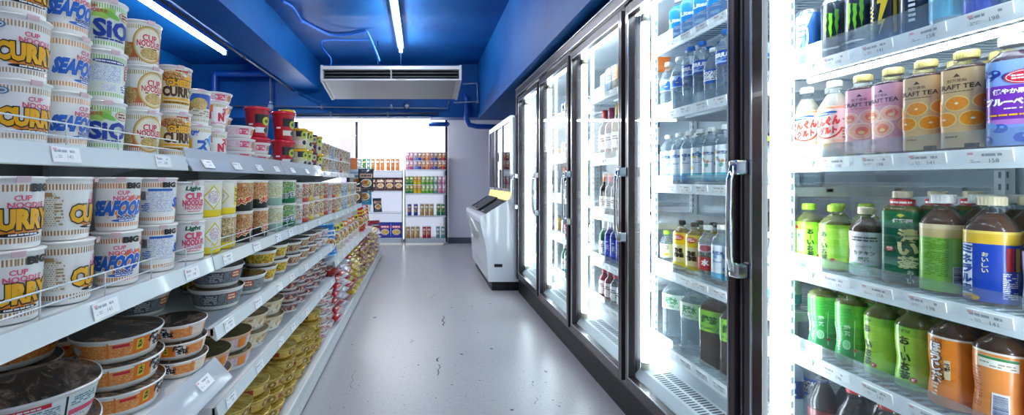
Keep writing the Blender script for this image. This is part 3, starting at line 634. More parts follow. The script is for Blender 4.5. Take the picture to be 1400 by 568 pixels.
for u in (0, .13, -.13): p.ell(u, .031, .02, .013, P('#8f6a1e'), 1); p.text('金', u, .031, .014, P('#f0dc9a'), .06); p.rect(u + .05, .031, .03, .02, P('#a33c22'), 1)
make_bowl('gold_bowl', 'gold noodle bowls', .072, .055, .056, GLAB, lidfilm(['#8f6a24', '#c9a54a', '#e6cc78']), p, base=P('#c8a23a', .25, .5), rim=P('#d9ba5e', .2, .4))
RLAB = art(['#8f1f22', '#b83a2c', '#3a3a40', '#8a8a90', '#5a1f20', '#d8b090'], 60)
make_bowl('red_bowl', 'dark red noodle bowls', .066, .05, .05, RLAB, lidfilm(['#2a2022', '#77262a', '#a89a9c']), None, rim=P('#c9c4c4', .25))
make_bowl('silver_bowl', 'silver and red bowls', .066, .05, .052, art(['#d8d4d4', '#c0484a', '#f0eeee', '#8f8a90', '#e8b0a8'], 60), lidfilm(['#8a2c30', '#b8b0b4', '#e4e0e2']))
p = Pr(); p.rect(-.02, .04, .1, .034, P('#e9efee'), 1); p.rect(-.03, .0535, .07, .007, REDI, 2); p.lines(-.03, .0535, .06, .005, 1, WH, 3, 2); p.lines(-.025, .037, .085, .022, 6, P('#6a8a94'), 2, 6); p.rect(.055, .04, .055, .036, P('#dfe8e8'), 1); p.lines(.055, .046, .045, .016, 4, P('#4f7f8c'), 2, 8); p.rect(.055, .0275, .05, .009, P('#d8506a'), 2); p.rect(.026, .04, .0035, .036, INK, 2); p.rect(.1, .04, .03, .036, INK, 1)
make_bowl('silver_tray', 'silver noodle trays', .088, .07, .068, fineprint('#dfe6e6', '#7f979e', .004, extra='#cfe0e0'), lidfilm(['#241a16', '#4a3a30', '#7a6252', '#b89a82'], 9), p, n_sq=.35)
# ------------------------------------------------------------------ bags
def pillow(mb, w, h, t, mat, seam, n=12, crimp=.012, seed=1):
    """film bag standing in the YZ plane (front = +X), crimped seams top and bottom"""
    rd = random.Random(seed); m = n
    def thick(a, b):
        s = max(0, 1 - abs(a) ** 3.2) * max(0, 1 - abs(b) ** 2.6); return t / 2 * s ** .55
    ph = [rd.uniform(0, 6) for _ in range(4)]
    for side in (1, -1):
        vs = []; fs = []; uv = []
        for i in range(n + 1):
            for j in range(m + 1):
                a = -1 + 2 * i / n; b = -1 + 2 * j / m
                wr = .0018 * math.sin(7 * a + ph[0] + 3 * b) * math.sin(9 * b + ph[1]) * (1 if abs(b) < .95 else .2)
                vs.append((side * (thick(a, b) + .0006) + wr, a * w / 2 * (1 - .045 * (1 - abs(b) ** 2)), h / 2 + b * h / 2))
        for i in range(n):
            for j in range(m):
                q = (i * (m + 1) + j, (i + 1) * (m + 1) + j, (i + 1) * (m + 1) + j + 1, i * (m + 1) + j + 1)
                fs.append(q if side == 1 else q[::-1])
        mb.add(vs, fs, mat, [[(vs[k][1], vs[k][2]) for k in f] for f in fs], True)
    for z0, z1 in ((-crimp, .002), (h - .002, h + crimp)):
        k = 16; vs = []; fs = []
        for i in range(k + 1):
            y = -w / 2 + w * i / k; x = .0012 * math.sin(i * 2.1 + seed)
            vs += [(x + .0005, y, z0), (x + .0005, y, z1), (x - .0005, y, z0), (x - .0005, y, z1)]
        for i in range(k): a = 4 * i; fs += [(a, a + 4, a + 5, a + 1), (a + 2, a + 3, a + 7, a + 6), (a + 1, a + 5, a + 7, a + 3), (a, a + 2, a + 6, a + 4)]
        seam.add(vs, fs, mat if not seam.mats else seam.mats[0])
def bag_surf(w, h, t):
    def f(u, v, off):
        a = max(-1, min(1, 2 * u / w)); b = max(-1, min(1, 2 * v / h - 1))
        s = max(0, 1 - abs(a) ** 3.2) * max(0, 1 - abs(b) ** 2.6); return (t / 2 * s ** .55 + .0022 + off, u, v)
    return f
def make_bag(key, grp, w, h, t, mat, seam_mat, pr=None, cat='noodle pack', name='noodle_pack', seed=1, flat=False):
    root = empty(name); b = MB(); s = MB(); s.m(seam_mat); pillow(b, w, h, t, mat, s, seed=seed); hv = len(s.v) // 2; s2 = MB(); s2.m(seam_mat); hf = len(s.f) // 2
    s2.add(s.v[hv:], [[j - hv for j in f] for f in s.f[hf:]], seam_mat); s.v, s.f, s.mi, s.uv, s.sm = s.v[:hv], s.f[:hf], s.mi[:hf], s.uv[:hf], s.sm[:hf]
    if flat:   # lies on its back: the front looks up
        for mb in (b, s, s2): mb.v = [(v[2] - h / 2, v[1], v[0] + t / 2) for v in mb.v]
    b.build('film_bag', root); s.build('crimped_seam', root); s2.build('crimped_seam', root)
    if pr:
        f = bag_surf(w, h, t)
        if flat: g = lambda u, v, off: (f(u, v, off)[2] - h / 2, f(u, v, off)[1], f(u, v, off)[0] + t / 2)
        else: g = f
        pr.build('printed_label', root, g, .012, .012)
    K[key] = Kind(root, cat, grp); return K[key]
def film(h, r=.22): return P(h, r, coat=.6)
FA = art(FOODA, 60, .25)
def bagprint(w, h, c1, c2, txt, tc, pic=FA):
    p = Pr(); p.ell(0, h * .36, w * .36, h * .2, P('#efe6d2', .3), 1); p.ell(0, h * .36, w * .3, h * .16, pic, 2)
    p.rect(0, h * .72, w * .8, h * .2, P(c2, .3), 1); p.lines(0, h * .72, w * .66, h * .15, 1, P(tc, .3), 3, len(txt) + 2, 1); p.lines(0, h * .6, w * .5, h * .03, 1, P(c1, .3), 3, 6, 1); p.lines(0, h * .1, w * .6, h * .06, 2, P(c2, .3), 2, 4); return p
make_bag('pack_red', 'red noodle packs', .15, .19, .046, film('#c4242c'), film('#e8dfe0'), bagprint(.15, .19, '#8a1218', '#f0e6d8', 'ラーメン', '#c4242c'), seed=2, flat=True)
make_bag('pack_silver', 'silver noodle packs', .15, .19, .046, film('#d9dde4'), film('#eef0f4'), bagprint(.15, .19, '#7f8fa8', '#c6303a', 'ラーメン', '#ffffff'), seed=3, flat=True)
make_bag('pack_yellow', 'yellow noodle packs', .15, .19, .046, film('#d9b81c'), film('#efe3a0'), bagprint(.15, .19, '#7a4a12', '#b5301f', 'みそ', '#f6e07a'), seed=4, flat=True)
make_bag('pack_brown', 'brown noodle packs', .15, .19, .046, film('#8f3f26'), film('#d8b090'), bagprint(.15, .19, '#3a1a10', '#e0c05a', 'しょうゆ', '#7a2a18'), seed=5, flat=True)
make_bag('pouch_yellow', 'standing pouches', .15, .22, .06, film('#cfc8b8'), film('#e8e4da'), bagprint(.15, .22, '#3a3010', '#e2d23a', '麺', '#2a2a1a'), 'noodle pouch', 'noodle_pouch', 6)
make_bag('pouch_orange', 'standing pouches', .15, .22, .06, film('#d8cfd2'), film('#efe9ea'), bagprint(.15, .22, '#a83c10', '#ee7a2a', '麺', '#fff0d8'), 'noodle pouch', 'noodle_pouch', 7)
make_bag('pouch_red', 'standing pouches', .16, .24, .07, film('#c8141e'), film('#d8404a'), bagprint(.16, .24, '#8a0c12', '#f0d83a', '旨', '#c8141e'), 'noodle pouch', 'noodle_pouch', 8)
make_bag('pouch_blue', 'standing pouches', .13, .2, .06, film('#1f7fc8'), film('#6ab0e0'), bagprint(.13, .2, '#0f4f90', '#e8eef4', '塩', '#1f7fc8'), 'noodle pouch', 'noodle_pouch', 9)
make_bag('chips_brown', 'brown chip bags', .17, .22, .07, film('#5a2a2c'), film('#3a2022'), bagprint(.17, .22, '#2a1012', '#b08a6a', 'CHIPS', '#f0dcc0', art(['#d8a85a', '#b07a3a', '#e8c88a'], 50)), 'chip bag', 'chip_bag', 10)
make_bag('chips_red', 'red chip bag', .2, .27, .08, film('#c81e2a'), film('#a01820'), bagprint(.2, .27, '#8a1018', '#2f4a9a', 'CHIPS', '#ffe9a0', art(['#e8c05a', '#d8a03a', '#f0d88a'], 50)), 'chip bag', 'chip_bag', 11)
make_bag('chips_blue', 'blue chip bags', .2, .25, .08, film('#2448b8'), film('#1a368c'), bagprint(.2, .25, '#12256a', '#d83a4a', 'CHIPS', '#ffffff', art(['#e8c05a', '#d8a03a', '#f0d88a'], 50)), 'chip bag', 'chip_bag', 12)
make_bag('bag_dark', 'hanging bags', .15, .2, .05, film('#2c3236'), film('#4a5256'), bagprint(.15, .2, '#101418', '#d8a890', '珍味', '#2c3236'), 'snack bag', 'snack_bag', 13)
make_bag('bag_teal', 'hanging bags', .15, .2, .05, film('#1a86a8'), film('#3aa0c0'), bagprint(.15, .2, '#0a4a68', '#d8ecf2', '珍味', '#1a86a8'), 'snack bag', 'snack_bag', 14)
make_bag('bag_silver', 'hanging bags', .15, .2, .05, film('#b8c4cc'), film('#dce4ea'), bagprint(.15, .2, '#4a7a98', '#5ab0d8', '珍味', '#ffffff'), 'snack bag', 'snack_bag', 15)

# ------------------------------------------------------------------ bottles, cans, cartons
def pet_mat():
    m = clear('#f6fbfd', .6, .06, .03, 1.45); return m
PET = pet_mat()
def liquid(hexc, trans=.8): return P(hexc, .04, 0, trans, 1.33)
WATER = clear('#f2f8fb', .35, .05, .2, 1.33)
TEA_G, TEA_B, TEA_O, COLA = P('#8a8a24', .1, trans=.35, ior=1.33), P('#6a3a18', .1, trans=.3, ior=1.33), P('#b5601c', .1, trans=.4, ior=1.33), P('#160806', .08)
def cap_mesh(root, r, z0, z1, mat, name='cap'):
    m = MB(); seg = 32; pr = [(r - .0006, z0, mat), (r, z0 + .001, mat), (r, z1 - .0025, mat), (r - .002, z1, mat), (.001, z1, mat)]
    m.lathe(pr, seg, True, False); n = 24
    for k in range(n):
        t = 2 * math.pi * k / n; m.obox(Vector(((r + .0002) * math.cos(t), (r + .0002) * math.sin(t), (z0 + z1) / 2 - .0005)), (.0008, .0011, (z1 - z0) * .72), Matrix.Rotation(t, 4, 'Z'), mat)
    return m.build(name, root)
def bottle(key, grp, r, h, liq, capm, label=None, pr=None, sq=0, cap_r=.0145, cap_h=.018, sh=.7, neck_r=.0125, waist=0, ribs=(), fill=.86, cat='drink bottle', name='drink_bottle', shell=None, extra=None, uref=None, n=5):
    """label: list of (z, material) bands, last z ends it; ribs: z fractions pinched into the plastic"""
    shell = shell or PET; root = empty(name); zc = h - cap_h
    def rad(z):
        t = z / h; x = r
        if waist: x -= waist * math.exp(-((t - .33) / .13) ** 2)
        for rb in ribs: x -= .0016 * math.exp(-((t - rb) / .010) ** 2)
        return x
    pf = [(r * .72, .003, shell, sq), (r * .86, 0, shell, sq), (r * .97, .004, shell, sq), (rad(.012), .012, shell, sq)]
    steps = 22
    for i in range(1, steps + 1):
        z = .012 + (h * sh - .012) * i / steps; pf.append((rad(z), z, shell, sq))
    zn = zc - .006; z0 = h * sh
    for t in (.12, .28, .45, .62, .8, .93, 1):
        e = (math.cos(math.pi * t) + 1) / 2; e = e ** .85
        pf.append((neck_r + (r - neck_r) * e, z0 + (zn - z0) * t, shell, sq * (1 - t) ** .6))
    pf += [(neck_r + .003, zn + .001, shell, 0), (neck_r + .003, zn + .003, shell, 0), (neck_r, zn + .004, shell, 0), (neck_r, h - .003, shell, 0)]
    MB().lathe(pf, 36, True, False, n).build('bottle_shell', root)
    fz = h * fill; lf = [(q[0] - .0011, max(q[1], .004), liq, q[3]) for q in pf if q[1] < fz and q[1] >= .003]
    MB().lathe(lf, 28, True, True, n).build('drink', root)
    cap_mesh(root, cap_r, zc, h, capm)
    surf_prof = [(q[0], q[1], None, q[3]) for q in pf]; S = round_surf(surf_prof, uref or r, n)
    if label:
        zs = sorted(set([l[0] for l in label] + [q[1] for q in pf if label[0][0] < q[1] < label[-1][0]])); lp = []; sp = sorted([(q[1], q[0], q[3]) for q in pf])
        for z in zs:
            a = max([q for q in sp if q[0] <= z + 1e-9], key=lambda q: q[0]); bq = min([q for q in sp if q[0] >= z - 1e-9], key=lambda q: q[0])
            t = 0 if bq[0] == a[0] else (z - a[0]) / (bq[0] - a[0]); mm = [l[1] for l in label if l[0] <= z + 1e-9][-1]
            lp.append((a[1] + (bq[1] - a[1]) * t + .0005, z, mm, a[2] + (bq[2] - a[2]) * t))
        MB().lathe(lp, 40, False, False, n).build('wrap_label', root)
    if pr: pr.build('printed_label', root, S, .005, .008, lift=.0009, gap=.0003)
    if extra: extra(root)
    K[key] = Kind(root, cat, grp); return K[key]
G = lambda h, r=.3: P(h, r, coat=.3)
CAPG, CAPW, CAPY, CAPBE, CAPK, CAPR = G('#a6d83a'), G('#f4f5f2'), G('#e6d487'), G('#e0d4b4'), G('#1c1c20'), G('#d82a2a')
# green teas
p = Pr(); p.vtext('お〜いお茶', .004, .118, .0165, P('#12301c'), .05, .0195); p.ell(.018, .034, .0055, .0055, REDI, 2); p.text('新', .018, .034, .006, WH, .05, layer=3); p.text('伊藤園', .002, .139, .007, P('#2a5a20'), .02); p.lines(-.03, .075, .012, .09, 14, P('#2c6a2a'), 2, 4, .6); p.rect(-.046, .06, .012, .06, P('#dfe8c8'), 1); p.bars(-.046, .06, .010, .03, INK, 3, True); p.rect(0, .02, .18, .004, P('#4fa838'), 1)
bottle('tea_light', 'light green tea bottles', .032, .205, TEA_G, CAPG, [(.012, G('#8ccf3a')), (.03, G('#a8dd4a')), (.128, G('#8fd046')), (.148, G('#8fd046'))], p, waist=.0035, sh=.72, cat='tea bottle', name='tea_bottle')
p = Pr(); p.vtext('お〜いお茶', -.002, .098, .013, P('#1c4a1c'), .05, .0155); p.ell(.016, .03, .005, .005, REDI, 2); p.rect(.03, .06, .022, .05, G('#8fd63a'), 1); p.rect(-.025, .07, .016, .06, P('#e6f2cc'), 1); p.vtext('新茶', -.025, .085, .011, P('#2a7a5a'), .04); p.ell(-.034, .108, .005, .005, REDI, 2)
bottle('tea_short', 'short green tea bottles', .033, .176, TEA_G, CAPG, [(.006, G('#b6e25a')), (.06, G('#a5de48')), (.115, G('#94d23c')), (.124, G('#94d23c'))], p, sh=.7, cap_r=.0155, cat='tea bottle', name='tea_bottle')
p = Pr(); p.vtext('緑茶', -.002, .10, .012, P('#d8f0d8'), .03, .016); p.rect(.012, .075, .0016, .09, P('#bfe8c8'), 1); p.ell(-.004, .055, .009, .012, P('#7fcf8f'), 1); p.ring(-.004, .055, .008, .011, .001, P('#d8f0d8'), 2); p.ell(.013, .044, .004, .004, REDI, 2); p.lines(-.022, .075, .008, .08, 12, P('#cfeed4'), 2, 5, .6); p.rect(-.04, .08, .014, .05, P('#c8e8cc'), 1)
bottle('tea_deep', 'deep green tea bottles', .031, .205, TEA_G, CAPG, [(.012, G('#1f8a44')), (.06, G('#2f9f4a')), (.10, G('#4fb84a')), (.15, G('#6fc84e')), (.158, G('#6fc84e'))], p, waist=.005, sh=.78, cat='tea bottle', name='tea_bottle')
p = Pr(); p.text('カテキン', .003, .062, .0095, P('#2f5a3a'), .03, w=.042); p.text('緑茶', .003, .047, .010, P('#3a7a4a'), .03); p.text('2つの働き', .003, .078, .006, P('#7a8a8a'), .02); p.lines(.003, .097, .05, .014, 2, P('#50605c'), 2, 3, .9); p.burst(-.012, .024, .024, .016, 7, P('#8fbf9a'), 1, .4, 4); p.burst(.018, .022, .02, .014, 7, P('#6fae84'), 1, .4, 6)
bottle('tea_white', 'white label tea bottles', .0315, .176, TEA_B, CAPBE, [(.006, G('#cfe4e0')), (.032, G('#ece6ee')), (.112, G('#ece6ee')), (.114, G('#ece6ee'))], p, waist=.002, sh=.68, cap_r=.0165, cat='tea bottle', name='tea_bottle')
p = Pr(); p.vtext('濃い茶', .012, .118, .026, P('#e6dca0'), .05, .031); p.vtext('お〜い', .016, .034, .009, P('#dfe6d0'), .04); p.text('伊藤園', .004, .150, .009, WH, .04); p.poly([(-.004, .163), (.002, .158), (.008, .163), (.002, .167)], P('#cddc3a'), 2); p.rect(-.014, .085, .0105, .0105, REDI, 2); p.text('効', -.014, .085, .008, WH, .05, layer=3); p.rect(-.044, .08, .01, .12, P('#5f9a80'), 1); p.rect(.003, .042, .06, .03, P('#0f6a4c'), 1)
def neck_ad(root):
    a = MB(); a.lathe([(.0185, .170, REDI), (.0205, .176, P('#d8243a', .3)), (.0205, .198, REDI), (.0195, .199, REDI)], 28, False, False, 5); o = a.build('neck_tag', root)
    q = Pr(); q.lines(0, .192, .036, .008, 1, WH, 2, 3, 1); q.text('プレゼント', 0, .182, .007, WH, .03, w=.03); q.lines(0, .174, .03, .004, 1, YEL, 2, 5, 1); q.build('printed_label', root, lambda u, v, off: ((.0207 + off) * math.cos(u / .02), (.0207 + off) * math.sin(u / .02), v))
bottle('tea_dark', 'strong green tea bottles', .0315, .218, TEA_G, CAPBE, [(.008, G('#0c4a38')), (.05, G('#0e5a42')), (.14, G('#1a7a4a')), (.158, G('#1a7a4a')), (.172, G('#166a42'))], p, sq=.75, sh=.8, cap_r=.0165, cap_h=.016, extra=neck_ad, cat='tea bottle', name='tea_bottle')
p = Pr(); p.lines(-.004, .08, .034, .08, 20, P('#5f9a2c'), 2, 4, .75); p.rect(.024, .045, .013, .036, P('#f2f2ec'), 2); p.bars(.024, .045, .011, .032, INK, 3, True); p.rect(.024, .095, .014, .05, G('#9ad05a'), 1)
bottle('tea_gold_back', 'gold shouldered green tea bottles', .0335, .213, TEA_B, CAPW, [(.008, G('#86c04a')), (.118, G('#86c04a')), (.122, G('#cdb884')), (.14, G('#e0cfa4')), (.15, G('#e0cfa4'))], p, sq=.35, sh=.7, cap_r=.019, cap_h=.019, cat='tea bottle', name='tea_bottle')
p = Pr(); p.rect(-.026, .066, .017, .105, P('#e9eef6'), 1); p.vtext('ミネラル麦茶', -.026, .108, .015, P('#1c4a9a'), .07, .0195); p.vtext('おいしい', -.002, .10, .0075, P('#e8e2b4'), .03, .0105); p.rect(.026, .092, .009, .044, P('#c02a3a'), 2); p.rect(.038, .092, .008, .044, YEL, 1); p.rect(.028, .042, .022, .052, P('#3a4fc0'), 1); p.lines(.028, .042, .02, .05, 14, WH, 2, 4, .8); p.ell(-.02, .014, .012, .006, YEL, 2)
bottle('tea_blue', 'blue and gold tea bottles', .035, .213, TEA_B, CAPBE, [(.008, G('#1f45b0')), (.118, G('#1f45b0')), (.12, G('#e0b83a')), (.14, G('#f0d26a')), (.145, G('#f0d26a'))], p, sq=.35, sh=.68, cap_r=.019, cap_h=.019, cat='tea bottle', name='tea_bottle')
p = Pr(); p.rect(.012, .085, .009, .04, CREAM, 1); p.vtext('焙煎', .012, .095, .008, INK, .03); outlined(p, 'ほ', -.006, .128, .018, WH, P('#7a3010'), .018, .1); outlined(p, 'う', -.006, .108, .018, WH, P('#7a3010'), .016, .1); outlined(p, 'じ', -.006, .088, .018, WH, P('#7a3010'), .016, .1); outlined(p, '茶', -.006, .066, .02, WH, P('#7a3010'), .02, .1); p.lines(-.006, .04, .01, .03, 4, P('#fff0d8'), 2, 3); p.ell(-.02, .075, .004, .004, REDI, 2); p.text('伊藤園', -.004, .143, .006, P('#7a3010'), .02)
bottle('tea_orange', 'orange roasted tea bottles', .036, .208, TEA_B, CAPW, [(.008, G('#d8741c')), (.03, G('#ef8a2a')), (.148, G('#f2ece0')), (.152, G('#f2ece0'))], p, waist=.003, sh=.74, cap_r=.0165, cat='tea bottle', name='tea_bottle')
p = Pr(); p.rect(.0, .132, .05, .022, P('#f2f0e6'), 1); p.rect(.0, .14, .05, .005, P('#3a8a4a'), 2); p.lines(0, .128, .045, .01, 2, P('#aa9a86'), 2, 4); p.rect(.004, .05, .022, .05, P('#f2f2ee'), 1); p.bars(.004, .05, .018, .042, P('#35508a'), 3, True); p.lines(-.03, .08, .02, .08, 14, P('#c9661c'), 2, 8, .7)
bottle('tea_orange_back', 'orange roasted tea bottles', .036, .208, TEA_B, CAPW, [(.008, G('#e8803a')), (.03, G('#f0954a')), (.148, G('#f2ece0')), (.152, G('#f2ece0'))], p, waist=.003, sh=.74, cap_r=.0165, cat='tea bottle', name='tea_bottle')
# fruit teas
def slice_(p, u, v, s, rind, flesh, core):
    p.ell(u, v, s, s * .95, P(rind), 1, 30); p.ell(u, v, s * .88, s * .83, P(flesh, .3), 2, 30)
    for k in range(8):
        t = math.pi * k / 4 + .3; p.poly([(u + s * .12 * math.cos(t), v + s * .12 * math.sin(t)), (u + s * .8 * math.cos(t - .02), v + s * .76 * math.sin(t - .02)), (u + s * .8 * math.cos(t + .02), v + s * .76 * math.sin(t + .02))], P(core), 3)
    p.ell(u, v, s * .15, s * .13, P('#fbeecb'), 4)
p = Pr(); p.text('CRAFT TEA', 0, .132, .0095, P('#4a3a2a'), .02, w=.056); p.text('紅茶花伝', 0, .1445, .006, P('#5a4632'), .02); p.poly([(-.005, .152), (0, .159), (.005, .152)], P('#5a4632'), 2); p.lines(0, .122, .04, .003, 1, P('#7a6a4a'), 2, 3, 1)
for u, v in ((0, .098), (.034, .10), (-.033, .092), (-.016, .066), (.019, .066), (.05, .066)): slice_(p, u, v, .0165, '#f3d98a', '#ee9426', '#f6c46a')
p.lines(0, .03, .03, .006, 1, P('#8a6a3a'), 2, 4); p.rect(.018, .012, .016, .008, P('#3a2a20'), 1)
bottle('craft_orange', 'orange fruit tea bottles', .0292, .207, TEA_B, CAPY, [(.008, G('#dcb887')), (.165, G('#dcb887')), (.168, G('#dcb887'))], p, sq=.85, sh=.82, cap_r=.0175, cap_h=.017, neck_r=.015, cat='tea bottle', name='tea_bottle')
p = Pr(); p.text('CRAFT TEA', 0, .130, .0095, P('#54323c'), .02, w=.056); p.text('紅茶花伝', 0, .1425, .006, P('#54323c'), .02); p.poly([(-.005, .15), (0, .157), (.005, .15)], P('#54323c'), 2); p.lines(0, .12, .03, .002, 1, REDI, 2, 3, 1)
for u, v, s in ((-.017, .096, .016), (.017, .098, .018), (.002, .064, .021), (.045, .07, .018), (-.04, .066, .018)):
    p.ell(u, v, s, s, P('#f3d8c8'), 1, 30); p.ell(u, v, s * .88, s * .86, P('#f0b8a4'), 2, 30); p.ell(u + s * .1, v, s * .5, s * .52, P('#e8806a'), 3, 24); p.ell(u + s * .1, v - s * .2, s * .26, s * .2, P('#f0d0a0'), 4)
p.rect(-.03, .03, .018, .03, FP_PK, 1)
bottle('craft_peach', 'peach tea bottles', .0292, .207, TEA_B, CAPY, [(.008, G('#e0a8b8')), (.165, G('#e0a8b8')), (.168, G('#e0a8b8'))], p, sq=.85, sh=.82, cap_r=.0175, cap_h=.017, neck_r=.015, cat='tea bottle', name='tea_bottle')
MILK = P('#f4ead2', .3)
p = Pr(); p.text('ぐんぐん', 0, .098, .021, P('#e2452c'), .08, w=.056, rot=.16, shear=.15); p.text('グルト', .004, .074, .018, P('#e2452c'), .08, w=.036, rot=.16, shear=.15); p.ring(.002, .088, .033, .036, .004, P('#e2452c'), 1, 30, 215, 350); p.ell(-.002, .119, .026, .005, P('#2a6ab8'), 1, rot=.16); p.lines(-.002, .119, .04, .004, 1, WH, 2, 3, 1); p.lines(.04, .075, .014, .08, 10, P('#b8907a'), 2, 6, .7); p.ell(.0, .035, .008, .006, YEL, 1)
bottle('yogurt', 'white yogurt drink bottles', .0335, .21, MILK, CAPW, [(.02, G('#f3d9bf')), (.05, G('#f6efe6')), (.132, G('#f0a878')), (.138, G('#f5e6d2')), (.14, G('#f5e6d2'))], p, sh=.62, cap_r=.0155, cat='yogurt drink bottle', name='yogurt_drink_bottle')
p = Pr(); BB = (P('#3f66c4', .3), P('#7fa8e0', .3), P('#2a3f98', .3)); rd = random.Random(8)
for k in range(26):
    u = rd.uniform(-.05, .05); v = rd.choice([rd.uniform(.012, .042), rd.uniform(.128, .16)]); s = rd.uniform(.007, .010); p.ell(u, v, s, s, BB[k % 3], 1 + k % 3, 18); p.ell(u + s * .3, v + s * .3, s * .3, s * .3, BB[1], 4, 10)
p.text('健やか果実', 0, .107, .0095, WH, .05, w=.042); p.text('ブルーベリー', 0, .088, .0125, WH, .07, w=.060); p.lines(0, .075, .02, .004, 1, WH, 2, 3); p.lines(0, .063, .05, .006, 1, YEL, 2, 5, 1); p.ell(.012, .132, .022, .013, REDI, 4); p.ring(.012, .132, .020, .011, .001, WH, 5); p.lines(.012, .132, .028, .010, 2, WH, 5, 7, 1)
bottle('blueberry', 'blueberry drink bottles', .0325, .215, P('#5a2a50', .1, trans=.3), CAPW, [(.006, G('#7fa0dc')), (.045, G('#c07fd0')), (.055, G('#7a35b0')), (.118, G('#88a8e4')), (.165, G('#88a8e4'))], p, sq=.6, sh=.76, cap_r=.0195, cap_h=.02, neck_r=.017, cat='drink bottle')
# waters and sport drinks
p = Pr(); outlined(p, 'POCARI', 0, .108, .012, WH, P('#1c4fa8'), .046, .02, bold=.08); outlined(p, 'SWEAT', 0, .093, .012, WH, P('#1c4fa8'), .042, .02, bold=.08); p.rect(0, .082, .05, .004, WH, 2)
bottle('sport', 'sports drink bottles', .033, .208, clear('#eef4f8', .35, .05, .3, 1.33), CAPW, [(.07, G('#1f5ec0')), (.122, G('#1f5ec0'))], p, ribs=(.12, .2, .27), sh=.66, cat='sports drink bottle', name='sports_drink_bottle')
p = Pr(); p.poly([(-.03, .115), (-.012, .142), (.0, .128), (.014, .146), (.034, .115)], BLU, 1); p.poly([(-.018, .133), (-.012, .142), (-.006, .135)], WH, 2); p.rect(0, .11, .1, .012, BLU, 1); p.rect(0, .12, .03, .008, NAVY, 2); p.lines(0, .12, .026, .006, 1, WH, 3, 2)
bottle('water_mount', 'mountain label water bottles', .034, .235, WATER, CAPW, [(.10, P('#cfe2f2', .3)), (.15, P('#cfe2f2', .3))], p, ribs=(.1, .17, .24, .31, .38), sh=.68, cat='water bottle', name='water_bottle')
p = Pr(); p.text('SIRIUS', 0, .158, .014, WH, .06, w=.05, shear=.1); p.lines(0, .143, .05, .008, 2, LBLU, 2, 3); p.poly([(-.03, .132), (-.01, .142), (.005, .135), (.03, .142), (.03, .13), (-.03, .13)], LBLU, 1)
bottle('water_blue', 'blue capped water bottles', .033, .255, WATER, G('#2a6fc8'), [(.125, G('#1f4fb0')), (.175, G('#1f4fb0'))], p, ribs=(.1, .17, .24, .31, .38, .43), sh=.74, cat='water bottle', name='water_bottle')
p = Pr(); p.text('Liter', 0, .10, .016, P('#e8f4fa'), .04, w=.05); p.lines(0, .07, .04, .02, 3, P('#cfe6f4'), 2, 5, .5); p.rect(.0, .04, .03, .012, P('#9fd0ee'), 1)
bottle('soda_blue', 'large blue drink bottles', .035, .205, P('#1f8fd0', .08, trans=.5, ior=1.33), CAPW, [(.012, G('#1c86cc')), (.16, G('#2a98dc')), (.165, G('#2a98dc'))], p, sq=.3, sh=.72, cat='drink bottle')
def fruitwater(key, c1, c2, low, cap=CAPW):
    p = Pr(); rd = random.Random(len(key) * 7 + ord(key[-1]))
    for k in range(9): p.ell(rd.uniform(-.035, .035), rd.uniform(.06, .13), rd.uniform(.005, .010), rd.uniform(.005, .009), P(c1 if k % 2 else c2, .3), 1 + k % 2, 16, rd.uniform(0, 3))
    p.text('天然水', 0, .12, .012, P('#2a5a9a'), .05, layer=4); p.rect(0, .032, .2, .028, P(low, .25), 1); p.lines(0, .09, .03, .01, 2, P('#4a7ab0'), 4, 5)
    bottle(key, 'flavoured water bottles', .033, .222, WATER, cap, [(.02, P('#e4eef4', .3)), (.05, P('#e4eef4', .3)), (.148, P('#e4eef4', .3))], p, ribs=(.05,), sh=.72, cat='water bottle', name='water_bottle')
fruitwater('fruit_blue', '#6a9ad0', '#c8dcf0', '#a8c8e8'); fruitwater('fruit_teal', '#e8d84a', '#5ab8b0', '#3ab0b8'); fruitwater('fruit_orange', '#e8a03a', '#4aa89a', '#4ab8c8'); fruitwater('fruit_clear', '#8ab0d8', '#d8e4ee', '#6ab8dc')
p = Pr(); p.text('THE', 0, .09, .015, INK, .09, w=.03); p.text('TIME', 0, .07, .015, INK, .09, w=.038); p.ell(0, .145, .022, .012, P('#d8482a'), 1); p.lines(0, .145, .03, .014, 2, WH, 2, 4); p.rect(0, .03, .12, .02, P('#d8c43a'), 1)
bottle('lemon', 'yellow label lemon tea bottles', .032, .215, P('#d8b03a', .1, trans=.5), CAPK, [(.012, P('#efe6b0', .3)), (.115, G('#f0d21c')), (.165, G('#f0d21c'))], p, sh=.76, cat='tea bottle', name='tea_bottle')
p = Pr(); p.rect(0, .065, .16, .05, P('#c8283a'), 1); p.text('水', 0, .07, .022, WH, .06); p.ell(0, .125, .02, .012, P('#b85a6a'), 1)
bottle('red_label', 'red label water bottle', .032, .212, WATER, CAPW, [(.11, P('#d8ccd0', .3)), (.14, P('#d8ccd0', .3))], p, sh=.7, cat='water bottle', name='water_bottle')
def big(key, liq, lab, capm, txt, tc, grp, z0=.15, z1=.215):
    p = Pr(); p.text(txt, 0, (z0 + z1) / 2 + .006, .028, P(tc), .05, w=.05); p.lines(0, z0 + .014, .06, .01, 2, P(tc), 2, 4)
    bottle(key, grp, .047, .295, liq, capm, [(z0, lab), (z1, lab)], p, sq=.5, sh=.74, cap_r=.0155, ribs=(.1, .2, .3, .4, .48), cat='large drink bottle', name='large_drink_bottle', fill=.88)
big('big_water', WATER, P('#dfeee4', .3), CAPW, '天然水', '#3a9a5a', 'two litre water bottles'); big('big_tea', TEA_B, G('#8ccc3a'), G('#7ec82a'), '緑茶', '#1c5a2a', 'two litre tea bottles', .14, .22)
p = Pr(); p.vtext('Cola', .0, .12, .014, P('#f4f0ee'), .05); p.rect(0, .09, .008, .06, P('#f4f0ee'), 1)
